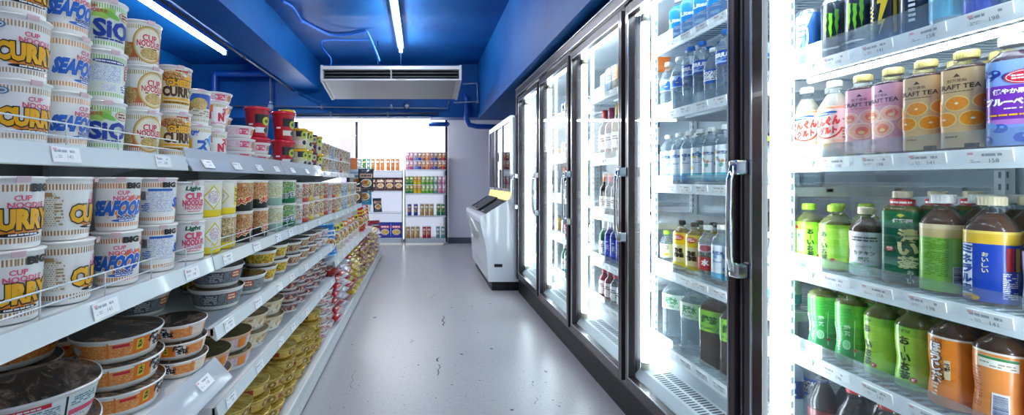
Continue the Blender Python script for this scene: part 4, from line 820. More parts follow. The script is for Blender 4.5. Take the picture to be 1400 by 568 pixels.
for key, cp_, lab in (('cola_red', CAPR, '#c01f28'), ('cola_black', CAPK, '#5a1a20')):
    p = Pr(); p.poly([(-.03, .082), (-.01, .092), (.01, .084), (.03, .098), (.03, .106), (.01, .094), (-.01, .1), (-.03, .09)], WH, 2); p.rect(.03, .095, .016, .04, P('#e8d8d8'), 1)
    bottle(key, 'cola bottles', .033, .222, COLA, cp_, [(.07, G(lab)), (.12, G(lab))], p, waist=.003, sh=.6, cat='cola bottle', name='cola_bottle')
bottle('green_small', 'small green capped bottles', .028, .16, WATER, CAPG, [(.04, P('#dfe6d8', .3)), (.10, P('#dfe6d8', .3))], Pr().lines(0, .085, .04, .02, 3, P('#6a7a8a'), 2, 3).ell(.01, .055, .009, .006, YEL, 1), sh=.7, cat='drink bottle')
# cans
ALU = P('#c9ced2', .22, .9)
def can(key, grp, r, h, body, pr, cat='drink can', name='drink_can'):
    root = empty(name)
    MB().lathe([(r * .78, .002, ALU), (r * .86, 0, ALU), (r, .008, body), (r, h - .012, ALU), (r * .87, h - .003, ALU), (r * .87, h, ALU), (r * .82, h, ALU), (r * .81, h - .004, ALU), (.001, h - .004, ALU)], 36, True, False).build('can_body', root)
    m = MB(); m.obox(Vector((.006, 0, h - .0025)), (.02, .012, .0015), Matrix.Identity(4), ALU); m.build('ring_pull', root)
    if pr: pr.build('printed_label', root, lambda u, v, off: ((r + off) * math.cos(u / r), (r + off) * math.sin(u / r), v), .005)
    K[key] = Kind(root, cat, grp)
p = Pr(); CL = P('#7ed321', .3); rd = random.Random(3)
for u, top, bot in ((-.012, .13, .06), (0, .125, .045), (.012, .132, .058)):
    pts = [(u - .004, top), (u + .004, top - .003)]; z = top
    for k in range(5): z -= (top - bot) / 6; pts.append((u + .0036 - .0005 * k + (.0012 if k % 2 else -.0008), z))
    pts.append((u + .001, bot)); 
    for k in range(5): z += (top - bot) / 6; pts.append((u - .0032 - (.0012 if k % 2 else -.0008), z))
    p.poly(pts, CL, 1)
p.lines(0, .03, .04, .008, 1, WH, 2, 4, 1)
can('can_claw', 'black energy drink cans', .031, .165, P('#12161a', .25, coat=.5), p)
p = Pr(); p.poly([(-.008, .14), (.008, .15), (.004, .11), (.01, .11), (-.002, .06), (.004, .06), (-.008, .02), (-.002, .05), (-.009, .05), (-.003, .1), (-.01, .1)], P('#f0d02a'), 2); p.lines(-.022, .08, .008, .1, 10, P('#f0d02a'), 2, 5); p.rect(.02, .08, .006, .11, P('#f0d02a'), 1)
can('can_yellow', 'black and yellow energy cans', .029, .165, P('#1a1c22', .25, coat=.5), p)
p = Pr(); p.lines(0, .08, .012, .1, 9, P('#dfe6ee'), 2, 5, 1); p.rect(0, .14, .024, .006, P('#3a78d0'), 1)
can('can_navy', 'navy energy drink cans', .029, .165, P('#1c2338', .25, coat=.5), p)
p = Pr(); p.poly([(-.09, .02), (.09, .02), (.09, .07), (0, .085), (-.09, .07)], P('#6ac4e4', .3), 1); p.lines(0, .11, .03, .02, 3, P('#6a8ab0'), 2, 3)
can('can_silver', 'silver and light blue cans', .028, .165, P('#d4dde6', .25, .5, coat=.4), p)
p = Pr(); p.poly([(-.03, .012), (.03, .012), (.03, .09), (-.03, .065)], P('#1c3fc0', .3), 1); p.ell(0, .115, .012, .010, YEL, 2); p.poly([(-.02, .115), (-.004, .122), (-.004, .108)], REDI, 3); p.poly([(.02, .115), (.004, .122), (.004, .108)], REDI, 3); p.rect(-.06, .09, .02, .1, P('#c8283a'), 1)
can('can_bull', 'silver and blue energy cans', .028, .165, P('#cfd6e0', .25, .5, coat=.4), p)
p = Pr(); p.rect(0, .09, .024, .04, P('#d8d84a'), 1); p.lines(0, .09, .02, .03, 4, DGRN, 2, 4); p.rect(.035, .09, .02, .06, P('#9aa8a8'), 1)
can('can_green', 'dark green drink cans', .031, .165, P('#15463a', .28, coat=.4), p)
can('can_leaf', 'leaf green drink cans', .033, .165, art(['#1f6a3a', '#3a8a4a', '#14502c', '#6aa85a'], 60), Pr().rect(0, .12, .03, .02, WH, 1).lines(0, .12, .026, .014, 2, DGRN, 2, 5))
p = Pr(); p.ring(-.002, .085, .014, .05, .005, P('#eaf2fa'), 1); p.poly([(-.05, .02), (-.02, .02), (.02, .15), (-.05, .15)], P('#e4eef8', .3), 1); p.lines(0, .1, .02, .05, 6, P('#2a6ac0'), 2, 4)
can('can_bluewhite', 'blue and white aluminium cans', .032, .165, P('#3a7ac8', .25, .4, coat=.4), p)
for key, c in (('can_mix_red', '#b8323a'), ('can_mix_blue', '#3a62b0'), ('can_mix_white', '#e4e6ea'), ('can_mix_gold', '#d8a83a')):
    can(key, 'small drink cans', .031, .125, P(c, .28, .3, coat=.4), Pr().rect(0, .06, .04, .05, P('#eceef0', .3), 1).lines(0, .06, .03, .036, 3, P(c), 2, 4, 1))
# wine and liqueur
def wine(key, grp, r, h, glass, foil, lab, pr=None, cat='wine bottle', name='wine_bottle', lz=(.06, .15)):
    root = empty(name); s = h / .3
    MB().lathe([(r * .8, .006, glass), (r * .95, 0, glass), (r, .006, glass), (r, h * .6, glass), (r * .9, h * .665, glass), (r * .55, h * .72, glass), (r * .40, h * .77, glass), (r * .37, h * .97, glass), (r * .41, h * .975, glass), (r * .41, h, glass)], 28).build('bottle_glass', root)
    MB().lathe([(r * .43, h * .80, foil), (r * .43, h * 1.004, foil), (.001, h * 1.006, foil)], 20, False, False).build('foil_capsule', root)
    if lab:
        MB().lathe([(r + .0006, lz[0], lab), (r + .0006, lz[1], lab)], 28, False, False).build('wrap_label', root)
        q = pr or Pr().lines(0, (lz[0] + lz[1]) / 2, .05, (lz[1] - lz[0]) * .6, 4, P('#5a3a30'), 2, 4, .6)
        q.build('printed_label', root, lambda u, v, off: ((r + .0008 + off) * math.cos(u / r), (r + .0008 + off) * math.sin(u / r), v))
    K[key] = Kind(root, cat, grp)
DG = P('#0f1a12', .06, trans=.15); wine('wine_dark', 'dark wine bottles', .037, .30, DG, P('#a02a2a', .35, .3), P('#efe9da', .4)); wine('wine_pale', 'pale wine bottles', .037, .31, P('#c8b878', .06, trans=.6), P('#d8b03a', .3, .4), P('#f2ece0', .4)); wine('wine_rose', 'rose wine bottles', .037, .30, P('#b05a68', .06, trans=.5), P('#8f2a4a', .35, .3), P('#f4eef0', .4))
wine('half_red', 'half bottles of red wine', .032, .235, P('#1a0c0e', .06), P('#c8283a', .3, .3), P('#f2eee6', .4), lz=(.03, .10)); wine('half_dark', 'dark half bottles', .032, .235, P('#0c1410', .06), P('#b8602a', .3, .3), P('#e8e0d0', .4), lz=(.03, .10))
wine('blue_bottle', 'cobalt blue bottles', .03, .25, P('#1c3ab8', .06, trans=.35), P('#d4dae4', .25, .6), P('#2a4ac8', .3), Pr().lines(0, .09, .02, .06, 6, WH, 2, 5), 'liqueur bottle', 'liqueur_bottle', lz=(.04, .14)); wine('clear_red', 'clear red topped bottles', .03, .195, P('#dfe6ea', .05, trans=.85), P('#c02a3a', .3), P('#e8eaf0', .35), None, 'liqueur bottle', 'liqueur_bottle', lz=(.03, .11)); wine('red_spirit', 'red liqueur bottles', .03, .195, P('#8f1f2a', .06, trans=.4), P('#c02a3a', .3), P('#e8d8d8', .35), None, 'liqueur bottle', 'liqueur_bottle', lz=(.03, .11))
wine('green_bottle', 'green glass bottles', .03, .235, P('#1c6a3a', .06, trans=.4), P('#d8dce0', .3), P('#e4ecdc', .35), None, 'liqueur bottle', 'liqueur_bottle', lz=(.03, .11))
def carton(key, grp, w, d, h, c, c2, pic, cat='drink carton', name='drink_carton'):
    root = empty(name); m = P(c, .35, coat=.2); MB().box(-d / 2, d / 2, -w / 2, w / 2, 0, h, m, .0025).build('carton_body', root)
    MB().prism([(-d / 2 + .003, h), (d / 2 - .003, h), (.002, h + d * .32), (-.002, h + d * .32)], 1, -w / 2 + .002, w / 2 - .002, m).box(-.0015, .0015, -w / 2 + .002, w / 2 - .002, h + d * .3, h + d * .32 + .012, m).build('gable_top', root)
    p = Pr(); p.rect(0, h * .68, w * .8, h * .26, P(c2, .35), 1).lines(0, h * .68, w * .6, h * .16, 2, P('#ffffff'), 2, 4, .9).ell(0, h * .3, w * .36, h * .2, pic, 2); p.build('printed_label', root, face_x(d / 2), 0); K[key] = Kind(root, cat, grp)
carton('carton_yellow', 'yellow juice cartons', .07, .065, .13, '#e8b02a', '#d85a1c', art(['#f0a82a', '#f6d06a', '#d87a1c'], 60)); carton('carton_blue', 'blue and white cartons', .07, .065, .13, '#dfe8f0', '#2a5aa8', art(['#8ab0d8', '#dfe8f0', '#3a6ab0'], 60)); carton('carton_orange', 'orange juice cartons', .07, .065, .13, '#e07a2a', '#c83a2a', art(['#f0a03a', '#f2c86a', '#b84a1c'], 60)); carton('carton_magenta', 'magenta boxes', .07, .07, .2, '#b01f5a', '#e8c8d4', art(['#b01f5a', '#d85a8a', '#8a1240'], 60))
# canned snack tubes at the far end
def snack(key, c, c2, h=.2, r=.034):
    root = empty('snack_tube'); b = P(c, .3, coat=.3)
    MB().lathe([(r, 0, ALU), (r, .004, b), (r, h * .3, art([c, c2, c, '#c89a4a'], 50)), (r, h * .55, b), (r, h - .012, ALU), (r, h - .01, ALU)], 24).build('tube_body', root)
    MB().lathe([(r + .001, h - .011, P('#e8e4e0', .3)), (r + .001, h, P('#e8e4e0', .3)), (.001, h, P('#e8e4e0', .3))], 24, False, False).build('lid', root)
    Pr().rect(0, h * .72, .05, .04, P(c2, .3), 1).lines(0, h * .72, .044, .028, 2, WH, 2, 4, .9).build('printed_label', root, lambda u, v, off: ((r + off) * math.cos(u / r), (r + off) * math.sin(u / r), v)); K[key] = Kind(root, 'snack tube', key.replace('_', ' ') + ' snack tubes')
for key, c, c2 in (('red', '#b01f2c', '#e8c0a0'), ('green', '#1f7a4a', '#e0d04a'), ('lime', '#5aa82a', '#e8e8c0'), ('yellow', '#d8b81c', '#c85a1c'), ('pink', '#c87a9a', '#f0dce4'), ('magenta', '#b03a6a', '#f0d0dc'), ('blue', '#2a3f98', '#d8a85a'), ('skyblue', '#6a8ac8', '#e8b08a'), ('brown', '#8a4a3a', '#e8c090'), ('orange', '#d8702a', '#e8c8a8'), ('purple', '#6a4a8a', '#e0a06a'), ('gold', '#b08a4a', '#e8d8a8'), ('teal', '#5a9a98', '#dfeeea')):
    snack('tube_' + key, c, c2, .2); snack('short_' + key, c, c2, .145, .0338)
# ------------------------------------------------------------------ shelving of the noodle aisle
def tag_mesh(i):
    mb = MB().box(-.001, .001, -.03, .03, -.0135, .0135, P('#f4f6f6', .35))
    p = Pr(); p.lines(-.004, .006, .044, .008, 1, P('#a3adb8'), 1, i + 2, .8); p.text(('158', '141', '198')[i % 3], .006, -.004, .007, P('#79838e'), .0); p.lines(-.018, -.004, .014, .006, 2, P('#b4bcc6'), 1, i + 5); p.rect(-.024, .009, .008, .004, P('#eeb4bc'), 1)
    for vs, fs, m, l in p.items: mb.add([(.0013, q[0], q[1]) for q in vs], fs, m)
    return mb.mesh('price_tag')
TAGS = [tag_mesh(i) for i in range(3)]
def price_tag(parent, loc, tilt=0, mirror=False, k=0, s=1):
    o = bpy.data.objects.new('price_tag', TAGS[k % 3]); o.location = loc; o.rotation_euler = (0, tilt, math.pi if mirror else 0); o.scale = (1, s, s); return link(o, parent)
GX = -.75; PANEL = P('#6f7170', .5); RAILW = P('#d6e0e0', .3, coat=.3); ACR = clear('#f6fafb', .5, .06, .38); WIRE = P('#d4dadd', .35, .5)
def gondola(y0, y1, shelves, label, top=1.25, base=True):
    L = (y1 - y0) / 2; root = empty('gondola_shelving', (GX, (y0 + y1) / 2, 0)); tag(root, label, 'store shelving', 'gondola shelving bays of the noodle aisle')
    X = lambda x: x - GX
    MB().box(X(-1.03), X(-1.0), -L + .002, L - .002, .1, top, PANEL).build('back_panel', root)
    for s in (-1, 1):
        u = MB().box(X(-1.0), X(-.985), s * L - .018 if s > 0 else -L + .002, L - .002 if s > 0 else -L + .018, 0, top, P('#b9bfc0', .4)); u.build('upright', root)
    MB().prism([(X(-1.03), 0), (X(-.57), 0), (X(-.57), .02), (X(-.548), .02), (X(-.548), .115), (X(-.553), .12), (X(-1.03), .12)], 1, -L + .001, L - .001, SHELFW).build('base_deck', root)
    MB().box(X(-.548), X(-.5455), -L + .004, L - .004, .08, .116, RAILW).build('kick_strip', root)
    n = max(2, int((y1 - y0) / .2))
    for z, xe, style in shelves:
        sh = MB().box(X(-1.0), X(-xe - .004), -L + .003, L - .003, z - .022, z - .002, SHELFW)
        for s in (-1, 1): sh.prism([(X(-1.0), z - .09), (X(-1.0), z - .022), (X(-xe - .1), z - .022)], 1, s * (L - .012) - .002, s * (L - .012) + .002, P('#c4cacb', .4))
        sh = sh.build('shelf', root)
        if style in ('plain', 'wire'):
            r = MB().prism([(X(-xe - .004), z + .002), (X(-xe), z + .002), (X(-xe + .008), z - .034), (X(-xe + .004), z - .036), (X(-xe - .012), z - .024), (X(-xe - .012), z - .004)], 1, -L + .003, L - .003, RAILW); r.build('price_rail', sh)
            for k in range(n): price_tag(sh, (X(-xe + .0065), -L + (k + .5) * 2 * L / n + .02 * (k % 3 - 1), z - .016), R(-12), False, k)
            if style == 'wire':
                g = MB()
                for zz in (.018, .042): g.tube([(X(-xe - .012), -L + .02, z + zz), (X(-xe - .012), L - .02, z + zz)], .0016, WIRE, 6)
                k = int((2 * L) / .045)
                for i in range(k + 1):
                    y = -L + .02 + i * (2 * L - .04) / k
                    if i % 3 == 0: g.tube([(X(-xe - .012), y, z - .003), (X(-xe - .012), y, z + .042)], .0016, WIRE, 6)
                g.build('wire_guard', sh)
        elif style == 'acrylic':
            r = MB().prism([(X(-xe - .012), z + .028), (X(-xe - .009), z + .028), (X(-xe - .003), z + .0), (X(-xe + .02), z - .035), (X(-xe + .017), z - .037), (X(-xe - .006), z - .001)], 1, -L + .003, L - .003, ACR); r.build('clear_price_rail', sh)
            for k in range(n): price_tag(sh, (X(-xe + .010), -L + (k + .5) * 2 * L / n, z - .014), R(-32), False, k)
        else:
            r = MB().prism([(X(-xe), z + .004), (X(-xe + .004), z + .004), (X(-xe + .052), z - .048), (X(-xe + .048), z - .050)], 1, -L + .003, L - .003, ACR); r.build('clear_price_rail', sh)
            for k in range(2): price_tag(sh, (X(-xe + .026), L - .1 - .35 * k, z - .018), R(-43), False, k)
    return root
TOPZ, MIDZ = 1.15, .88
GB = [.36, 1.16, 1.96, 2.76, 3.56, 4.1, 4.86, 6.2]
TZ, FZ, DZ = .69, .475, .125
gondola(GB[0], GB[1], [(TOPZ, .63, 'wire'), (MIDZ, .56, 'wire'), (.61, .555, 'flip'), (FZ - .07, .55, 'plain')], 'near bay of grey noodle shelving holding big curry and seafood cups')
gondola(GB[1], GB[2], [(TOPZ, .63, 'acrylic'), (MIDZ, .56, 'wire'), (TZ, .555, 'plain'), (FZ, .55, 'plain')], 'second bay of grey noodle shelving with a clear price rail on top')
gondola(GB[2], GB[3], [(TOPZ, .63, 'acrylic'), (MIDZ - .005, .56, 'plain'), (TZ - .006, .555, 'plain'), (FZ - .004, .55, 'plain')], 'third bay of grey noodle shelving with gold bowls at its foot')
gondola(GB[3], GB[4], [(TOPZ - .006, .63, 'plain'), (MIDZ - .012, .56, 'plain'), (.565, .55, 'plain')], 'fourth bay of grey noodle shelving with red and silver packs below')
gondola(GB[4], GB[5], [(TOPZ - .006, .63, 'plain'), (MIDZ - .012, .56, 'plain'), (.565, .55, 'plain')], 'narrow fifth bay of noodle shelving, last one with a top shelf')
gondola(GB[5], GB[6], [(.565, .55, 'plain')], 'low shelving bay with standing pouches above yellow packs', .8)
gondola(GB[6], GB[7], [], 'low end bay of shelving with only piles of noodle packs', .5)
# display strip with hanging snack bags at the end of the top shelf
sp = (-.70, 4.16)
root = empty('hanging_display_strip', (sp[0], sp[1], 0)); tag(root, 'dark upright display strip with hooks for snack bags at the shelving end', 'display strip')
MB().box(-.012, .012, -.012, .012, .566, 1.29, P('#3a3438', .4)).build('post', root)
for i, z in enumerate((1.22, 1.26)): MB().tube([(0, 0, z), (.16, .02, z + .01)], .003, CHROME).build('hook', root)
MB().box(.006, .09, -.004, -.001, 1.19, 1.3, P('#d8804a', .4)).build('price_card', root)

# ------------------------------------------------------------------ shelving before the shop window
def translucent(h):
    m, nt, b = nodes('white_translucent_panel'); b.inputs['Base Color'].default_value = lin(h); b.inputs['Roughness'].default_value = .5
    t = nt.nodes.new('ShaderNodeBsdfTranslucent'); t.inputs[0].default_value = lin(h); mx = nt.nodes.new('ShaderNodeMixShader'); mx.inputs[0].default_value = .5
    nt.links.new(b.outputs[0], mx.inputs[1]); nt.links.new(t.outputs[0], mx.inputs[2]); nt.links.new(mx.outputs[0], nt.nodes['Material Output'].inputs[0]); return m
def window_unit(x0, x1, y, rz, zs, label):
    L = (x1 - x0) / 2; root = empty('window_shelving', ((x0 + x1) / 2, y, 0), rz); tag(root, label, 'store shelving', 'white shelving before the window'); t = P('#cfd6da', .35); bp = translucent('#f2f4fa')
    MB().box(-L, L, .30, .315, .1, 1.25, bp).build('back_panel', root)
    for s in (-1, 1): MB().box(s * L - .012, s * L + .012, .27, .30, 0, 1.27, t).build('upright', root)
    MB().box(-L + .012, L - .012, 0, .29, .045, .115, P('#b9c4c8', .4)).build('base_deck', root)
    for z in zs:
        MB().box(-L + .012, L - .012, 0, .268, z - .022, z, t).build('shelf', root)
    return root
WZL, WZR = (1.243, .905, .548, .118), (1.26, .862, .492, .118)
U1 = window_unit(-1.2, -.31, 7.12, 0, WZL[:3], 'white shelf unit before the window holding dark chip bags')
U2 = window_unit(-.25, .43, 7.13, R(4), WZR[:3], 'white shelf unit before the window holding rows of snack tubes')

# ------------------------------------------------------------------ ice-cream freezer
fy0, fy1 = 4.22, 5.5; FW = P('#e6edf2', .25, coat=.5)
root = empty('display_freezer', (1.0, (fy0 + fy1) / 2, 0)); tag(root, 'white chest freezer with sloping glass lids and upright glass case', 'display freezer'); fl = (fy1 - fy0) / 2; X = lambda x: x - 1.0
MB().prism([(X(.665), .09), (X(.64), .42), (X(.585), .66), (X(.58), .70), (X(.59), .735), (X(.63), .745), (X(.64), .70), (X(1.3), .70), (X(1.38), .70), (X(1.38), .09)], 1, -fl, fl, FW).build('cabinet', root)
for s in (-1, 1): MB().prism([(X(.63), .70), (X(.63), .745), (X(.87), .9), (X(.9), .97), (X(1.38), .97), (X(1.38), .70)], 1, s * fl - (.02 if s > 0 else 0), s * fl + (0 if s > 0 else .02), FW).build('end_cheek', root)
MB().box(X(.70), X(1.36), -fl + .02, fl - .02, 0, .09, P('#14161a', .5)).build('plinth', root)
MB().box(X(.5845), X(.592), -fl, fl, .655, .675, P('#9aa6b0', .3, .5)).build('bumper_strip', root)
MB().box(X(.655), X(.668), -fl + .06, fl - .3, .14, .40, P('#d5dfe6', .25, coat=.5)).build('front_panel', root)
MB().box(X(.72), X(.80), -fl - .004, -fl, .235, .265, BLACK).build('vent', root)
MB().prism([(X(.855), .85), (X(.885), .965), (X(.905), .965), (X(.89), .85)], 1, -fl + .02, fl - .02, P('#f0d878', .4, emit=.9)).build('lit_back_strip', root)
ang = math.atan2(.15, .24)
for i, (a, b, dz) in enumerate(((-fl + .03, -.01, 0), (-.04, fl - .03, .012))):
    l = MB(); M = Matrix.Rotation(-ang, 4, 'Y'); c = Vector((X(.745), (a + b) / 2, .808 + dz)); ln = .27
    fm = P('#3a3f46', .3, .5)
    for t in (-1, 1):
        l.obox(c + M @ Vector((t * (ln / 2 - .01), 0, 0)), (.02, b - a, .012), M, fm); l.obox(c + Vector((0, t * ((b - a) / 2 - .012), 0)), (ln, .024, .012), M, fm)
    o = l.build('sliding_lid', root); MB().obox(c, (ln - .03, b - a - .03, .004), M, clear('#9fb0ba', .9, .02, 0)).build('glass', o); MB().obox(c + M @ Vector((-.1, 0, .008)), (.02, .12, .01), M, CHROME).build('handle', o)
MB().box(X(.66), X(1.3), -fl + .03, fl - .03, .70, .702, P('#39434e', .6)).build('basket_floor', root)
root2 = root
case = MB(); cm = P('#c9d0d6', .25, .7); z0, z1 = .97, 1.70
for yy in (-fl, -fl / 3, fl / 3, fl): case.box(X(.875), X(.9), yy - .014, yy + .014, z0, z1, cm)
case.box(X(.875), X(.9), -fl, fl, z0, z0 + .03, cm).box(X(.875), X(.9), -fl, fl, z1 - .035, z1, cm).box(X(.875), X(1.38), -fl - .014, fl + .014, z1, z1 + .02, cm).box(X(1.36), X(1.38), -fl, fl, z0, z1, P('#e2e8ee', .5)).box(X(.9), X(1.36), -fl - .012, -fl - .002, z0, z1, P('#d5dce2', .3)).box(X(.9), X(1.36), fl + .002, fl + .012, z0, z1, P('#d5dce2', .3)).box(X(.9), X(1.36), -fl, fl, z0, z0 + .01, P('#d5dce2', .3))
case = case.build('glass_case', root)
for i in range(3):
    a = -fl + i * 2 * fl / 3 + .014; MB().box(X(.885 + .006 * (i % 2)), X(.889 + .006 * (i % 2)), a, a + 2 * fl / 3 - .028, z0 + .03, z1 - .035, clear('#eef4f8', 1.6, .01, 0, 1.6)).build('sliding_glass', case)
for z in (1.22,): MB().box(X(.92), X(1.36), -fl, fl, z, z + .012, P('#e8ecf0', .4)).build('inner_shelf', case)
MB().box(X(.866), X(.875), -.05, -.02, 1.29, 1.39, BLACK).build('door_pull', case)
def fbox(key, c, c2):
    r = empty('made_up_box'); MB().box(-.04, .04, -.05, .05, 0, .15, P(c, .35, coat=.2), .003).build('box_body', r); Pr().rect(0, .1, .08, .06, P(c2, .35), 1).lines(0, .1, .07, .04, 2, WH, 2, 4, .9).build('printed_label', r, face_nx(-.04), 0); K[key] = Kind(r, 'made-up box', 'boxes in the glass case')
fbox('case_red', '#a8483a', '#d8a08a'); fbox('case_green', '#5a8a5a', '#c8d8b8')  # made-up boxes stand in for red-brown and green reflections in the glass
for i in range(9):
    y = (fy0 + fy1) / 2 - fl + .1 + i * .135
    K['case_red'].put((1.0, y, 1.2325), 0, f'made-up red brown box, {ORD[i]} along the inner shelf of the glass case over freezer')
    K['case_green'].put((1.02, y, .9805), 0, f'made-up green box, {ORD[i]} along the floor of the glass case over freezer')

# ------------------------------------------------------------------ reach-in cooler
E = [4.15, 3.42, 2.70, 1.98, 1.26, .54, -.18]; BROWN = P('#2f2426', .32, .2, coat=.3); ALUM = P('#aeb4ba', .25, .8); CIN = P('#ccd6dc', .35); cx = 1.0
cooler = empty('reach_in_cooler', (cx, 2.34, 0)); tag(cooler, 'long dark brown reach-in cooler with a row of glass doors and lit drink shelves', 'drinks cooler'); X = lambda x: x - cx; Y = lambda y: y - 2.34
MB().box(X(.95), X(.985), Y(-.22), Y(4.19), 0, .135, P('#0b0d12', .5)).build('toe_kick', cooler)
MB().box(X(.925), X(1.0), Y(-.22), Y(4.19), 1.885, 1.965, BROWN).box(X(.921), X(.925), Y(-.22), Y(4.19), 1.955, 1.965, ALUM).box(X(.921), X(.925), Y(-.22), Y(4.19), 1.893, 1.90, ALUM).build('header', cooler)
MB().box(X(1.0), X(1.78), Y(-.22), Y(4.19), 1.90, 1.965, CIN).build('top_panel', cooler)
MB().box(X(1.73), X(1.78), Y(-.22), Y(4.19), 0, 1.90, P('#a3b0b9', .3, .2)).build('back_wall', cooler)
MB().box(X(.95), X(1.73), Y(4.15), Y(4.19), .135, 1.90, CIN).box(X(.925), X(.95), Y(4.15), Y(4.19), .135, 1.885, BROWN).build('end_wall', cooler)
MB().box(X(.95), X(1.73), Y(-.22), Y(-.18), .135, 1.90, CIN).build('end_wall', cooler)
MB().prism([(X(.95), .135), (X(.95), .175), (X(1.0), .235), (X(1.10), .25), (X(1.10), .31), (X(1.73), .31), (X(1.73), .135)], 1, Y(-.18), Y(4.15), CIN).build('floor_tray', cooler)
MB().box(X(.945), X(.975), Y(-.18), Y(4.15), .135, .155, BROWN).build('sill_rail', cooler)
for k in range(6):
    g = MB(); a, b = E[k + 1] + .1, E[k] - .08; n = int((b - a) / .0165)
    for i in range(n):
        for x0, x1 in ((1.012, 1.045), (1.055, 1.09)):
            z = lambda x: .235 + (x - 1.0) * .15 + .0006
            y = a + i * .0165; g.add([(X(x0), Y(y), z(x0)), (X(x1), Y(y), z(x1)), (X(x1), Y(y + .008), z(x1)), (X(x0), Y(y + .008), z(x0))], [(0, 1, 2, 3)], P('#2a3036', .5))
    g.build('air_grille', cooler)
o = MB().box(X(.947), X(.95), Y(1.62), Y(1.70), .055, .085, P('#c9c9c4', .4)); Pr()
o = o.build('rating_plate', cooler)
for i, e in enumerate(E):
    m = MB(); ya, yb = (e - .017, e + .017) if 0 < i < 6 else ((e - .02, e) if i == 0 else (e, e + .02))
    m.box(X(.945), X(1.0), Y(ya), Y(yb), .155, 1.885, P('#0d0c10', .6))
    m.box(X(.943), X(.945), Y(ya + .004), Y(ya + .011), .155, 1.885, ALUM).box(X(.943), X(.945), Y(yb - .011), Y(yb - .004), .155, 1.885, ALUM)
    m.build('mullion', cooler)
    if i < 6:
        l = MB().tube([(X(1.012), Y(e - .036), .27), (X(1.012), Y(e - .036), 1.80)], .0165, lamp('#eef6ff', 15), 14); l = l.build('lamp_tube', cooler)
        MB().tube([(X(1.012), Y(e - .036), 1.80), (X(1.012), Y(e - .036), 1.835)], .018, P('#cfc8b0', .5), 14).tube([(X(1.012), Y(e - .036), .235), (X(1.012), Y(e - .036), .27)], .018, P('#cfc8b0', .5), 14).build('lamp_socket', cooler)
    if i > 0:
        MB().tube([(X(1.012), Y(e + .036), .27), (X(1.012), Y(e + .036), 1.80)], .0165, lamp('#eef6ff', 15), 14).build('lamp_tube', cooler)  # extra tube hidden by the mullion, added to brighten the bay
        MB().tube([(X(1.03), Y(e + .06), 1.875), (X(1.03), Y(E[i - 1] - .06), 1.875)], .014, lamp('#eef6ff', 17), 12).build('added_top_tube', cooler)  # unseen tube behind the header, added to light the drinks from above
    for px_ in (1.067, 1.69):
        if 0 < i < 6 or px_ > 1.2:
            p = MB().box(X(px_), X(px_ + (.015 if px_ < 1.2 else .03)), Y(e - .012), Y(e + .012), .31, 1.9, P('#dfe5e8', .35))
            for q in range(42):
                zz = .36 + q * .035
                p.box(X(px_ + .004), X(px_ + .010), Y(e - .0128), Y(e - .0118), zz, zz + .018, P('#7d8890', .5)).box(X(px_ - .0006), X(px_), Y(e - .004), Y(e + .002), zz, zz + .018, P('#7d8890', .5))
            p.build('shelf_standard', cooler)
GLASS = clear('#f4f9f9', .16, .004, 0, 1.5)
for k in range(6):
    a, b = E[k + 1] + .018, E[k] - .018; fw = .03; z0, z1 = .16, 1.875; fm = MB()
    fm.box(X(.93), X(.962), Y(a), Y(a + fw), z0, z1, BROWN, .003).box(X(.93), X(.962), Y(b - fw), Y(b), z0, z1, BROWN, .003).box(X(.93), X(.962), Y(a + fw), Y(b - fw), z0, z0 + .045, BROWN).box(X(.93), X(.962), Y(a + fw), Y(b - fw), z1 - .045, z1, BROWN)
    d = fm.build('glass_door', cooler)
    t = MB(); q = .006
    t.box(X(.9285), X(.931), Y(a + fw - q), Y(a + fw), z0 + .04, z1 - .04, ALUM).box(X(.9285), X(.931), Y(b - fw), Y(b - fw + q), z0 + .04, z1 - .04, ALUM).box(X(.9285), X(.931), Y(a + fw), Y(b - fw), z0 + .04, z0 + .046, ALUM).box(X(.9285), X(.931), Y(a + fw), Y(b - fw), z1 - .046, z1 - .04, ALUM).build('metal_trim', d)
    MB().box(X(.944), X(.950), Y(a + fw - .004), Y(b - fw + .004), z0 + .041, z1 - .041, GLASS).build('pane', d)
    h = MB(); yh = b - .008
    for zz in (1.125, .83): h.box(X(.895), X(.932), Y(yh - .012), Y(yh + .022), zz - .022, zz + .022, CHROME, .006)
    h.tube([(X(.893), Y(yh), 1.13), (X(.884), Y(yh), 1.09), (X(.882), Y(yh), .98), (X(.884), Y(yh), .87), (X(.893), Y(yh), .825)], .0085, CHROME, 10); h.build('handle', d)
    bd = MB(); bd.tube([(X(.8935), Y(yh - .002), 1.126), (X(.8945), Y(yh - .002), 1.126)], .010, P('#2a4a9a', .3), 14); bd.build('badge', d)
SH = {6: [1.55, 1.25, .95, .65, .37], 5: [1.41, 1.147, .845, .61, .335], 4: [1.68, 1.385, 1.07, .70, .37], 3: [1.59, 1.21, .89, .61, .37], 2: [1.55, 1.25, .95, .65, .37], 1: [1.55, 1.25, .95, .65, .37]}
GUARD = clear('#eef6fa', .5, .03, .10); WHW = P('#d2dade', .3)
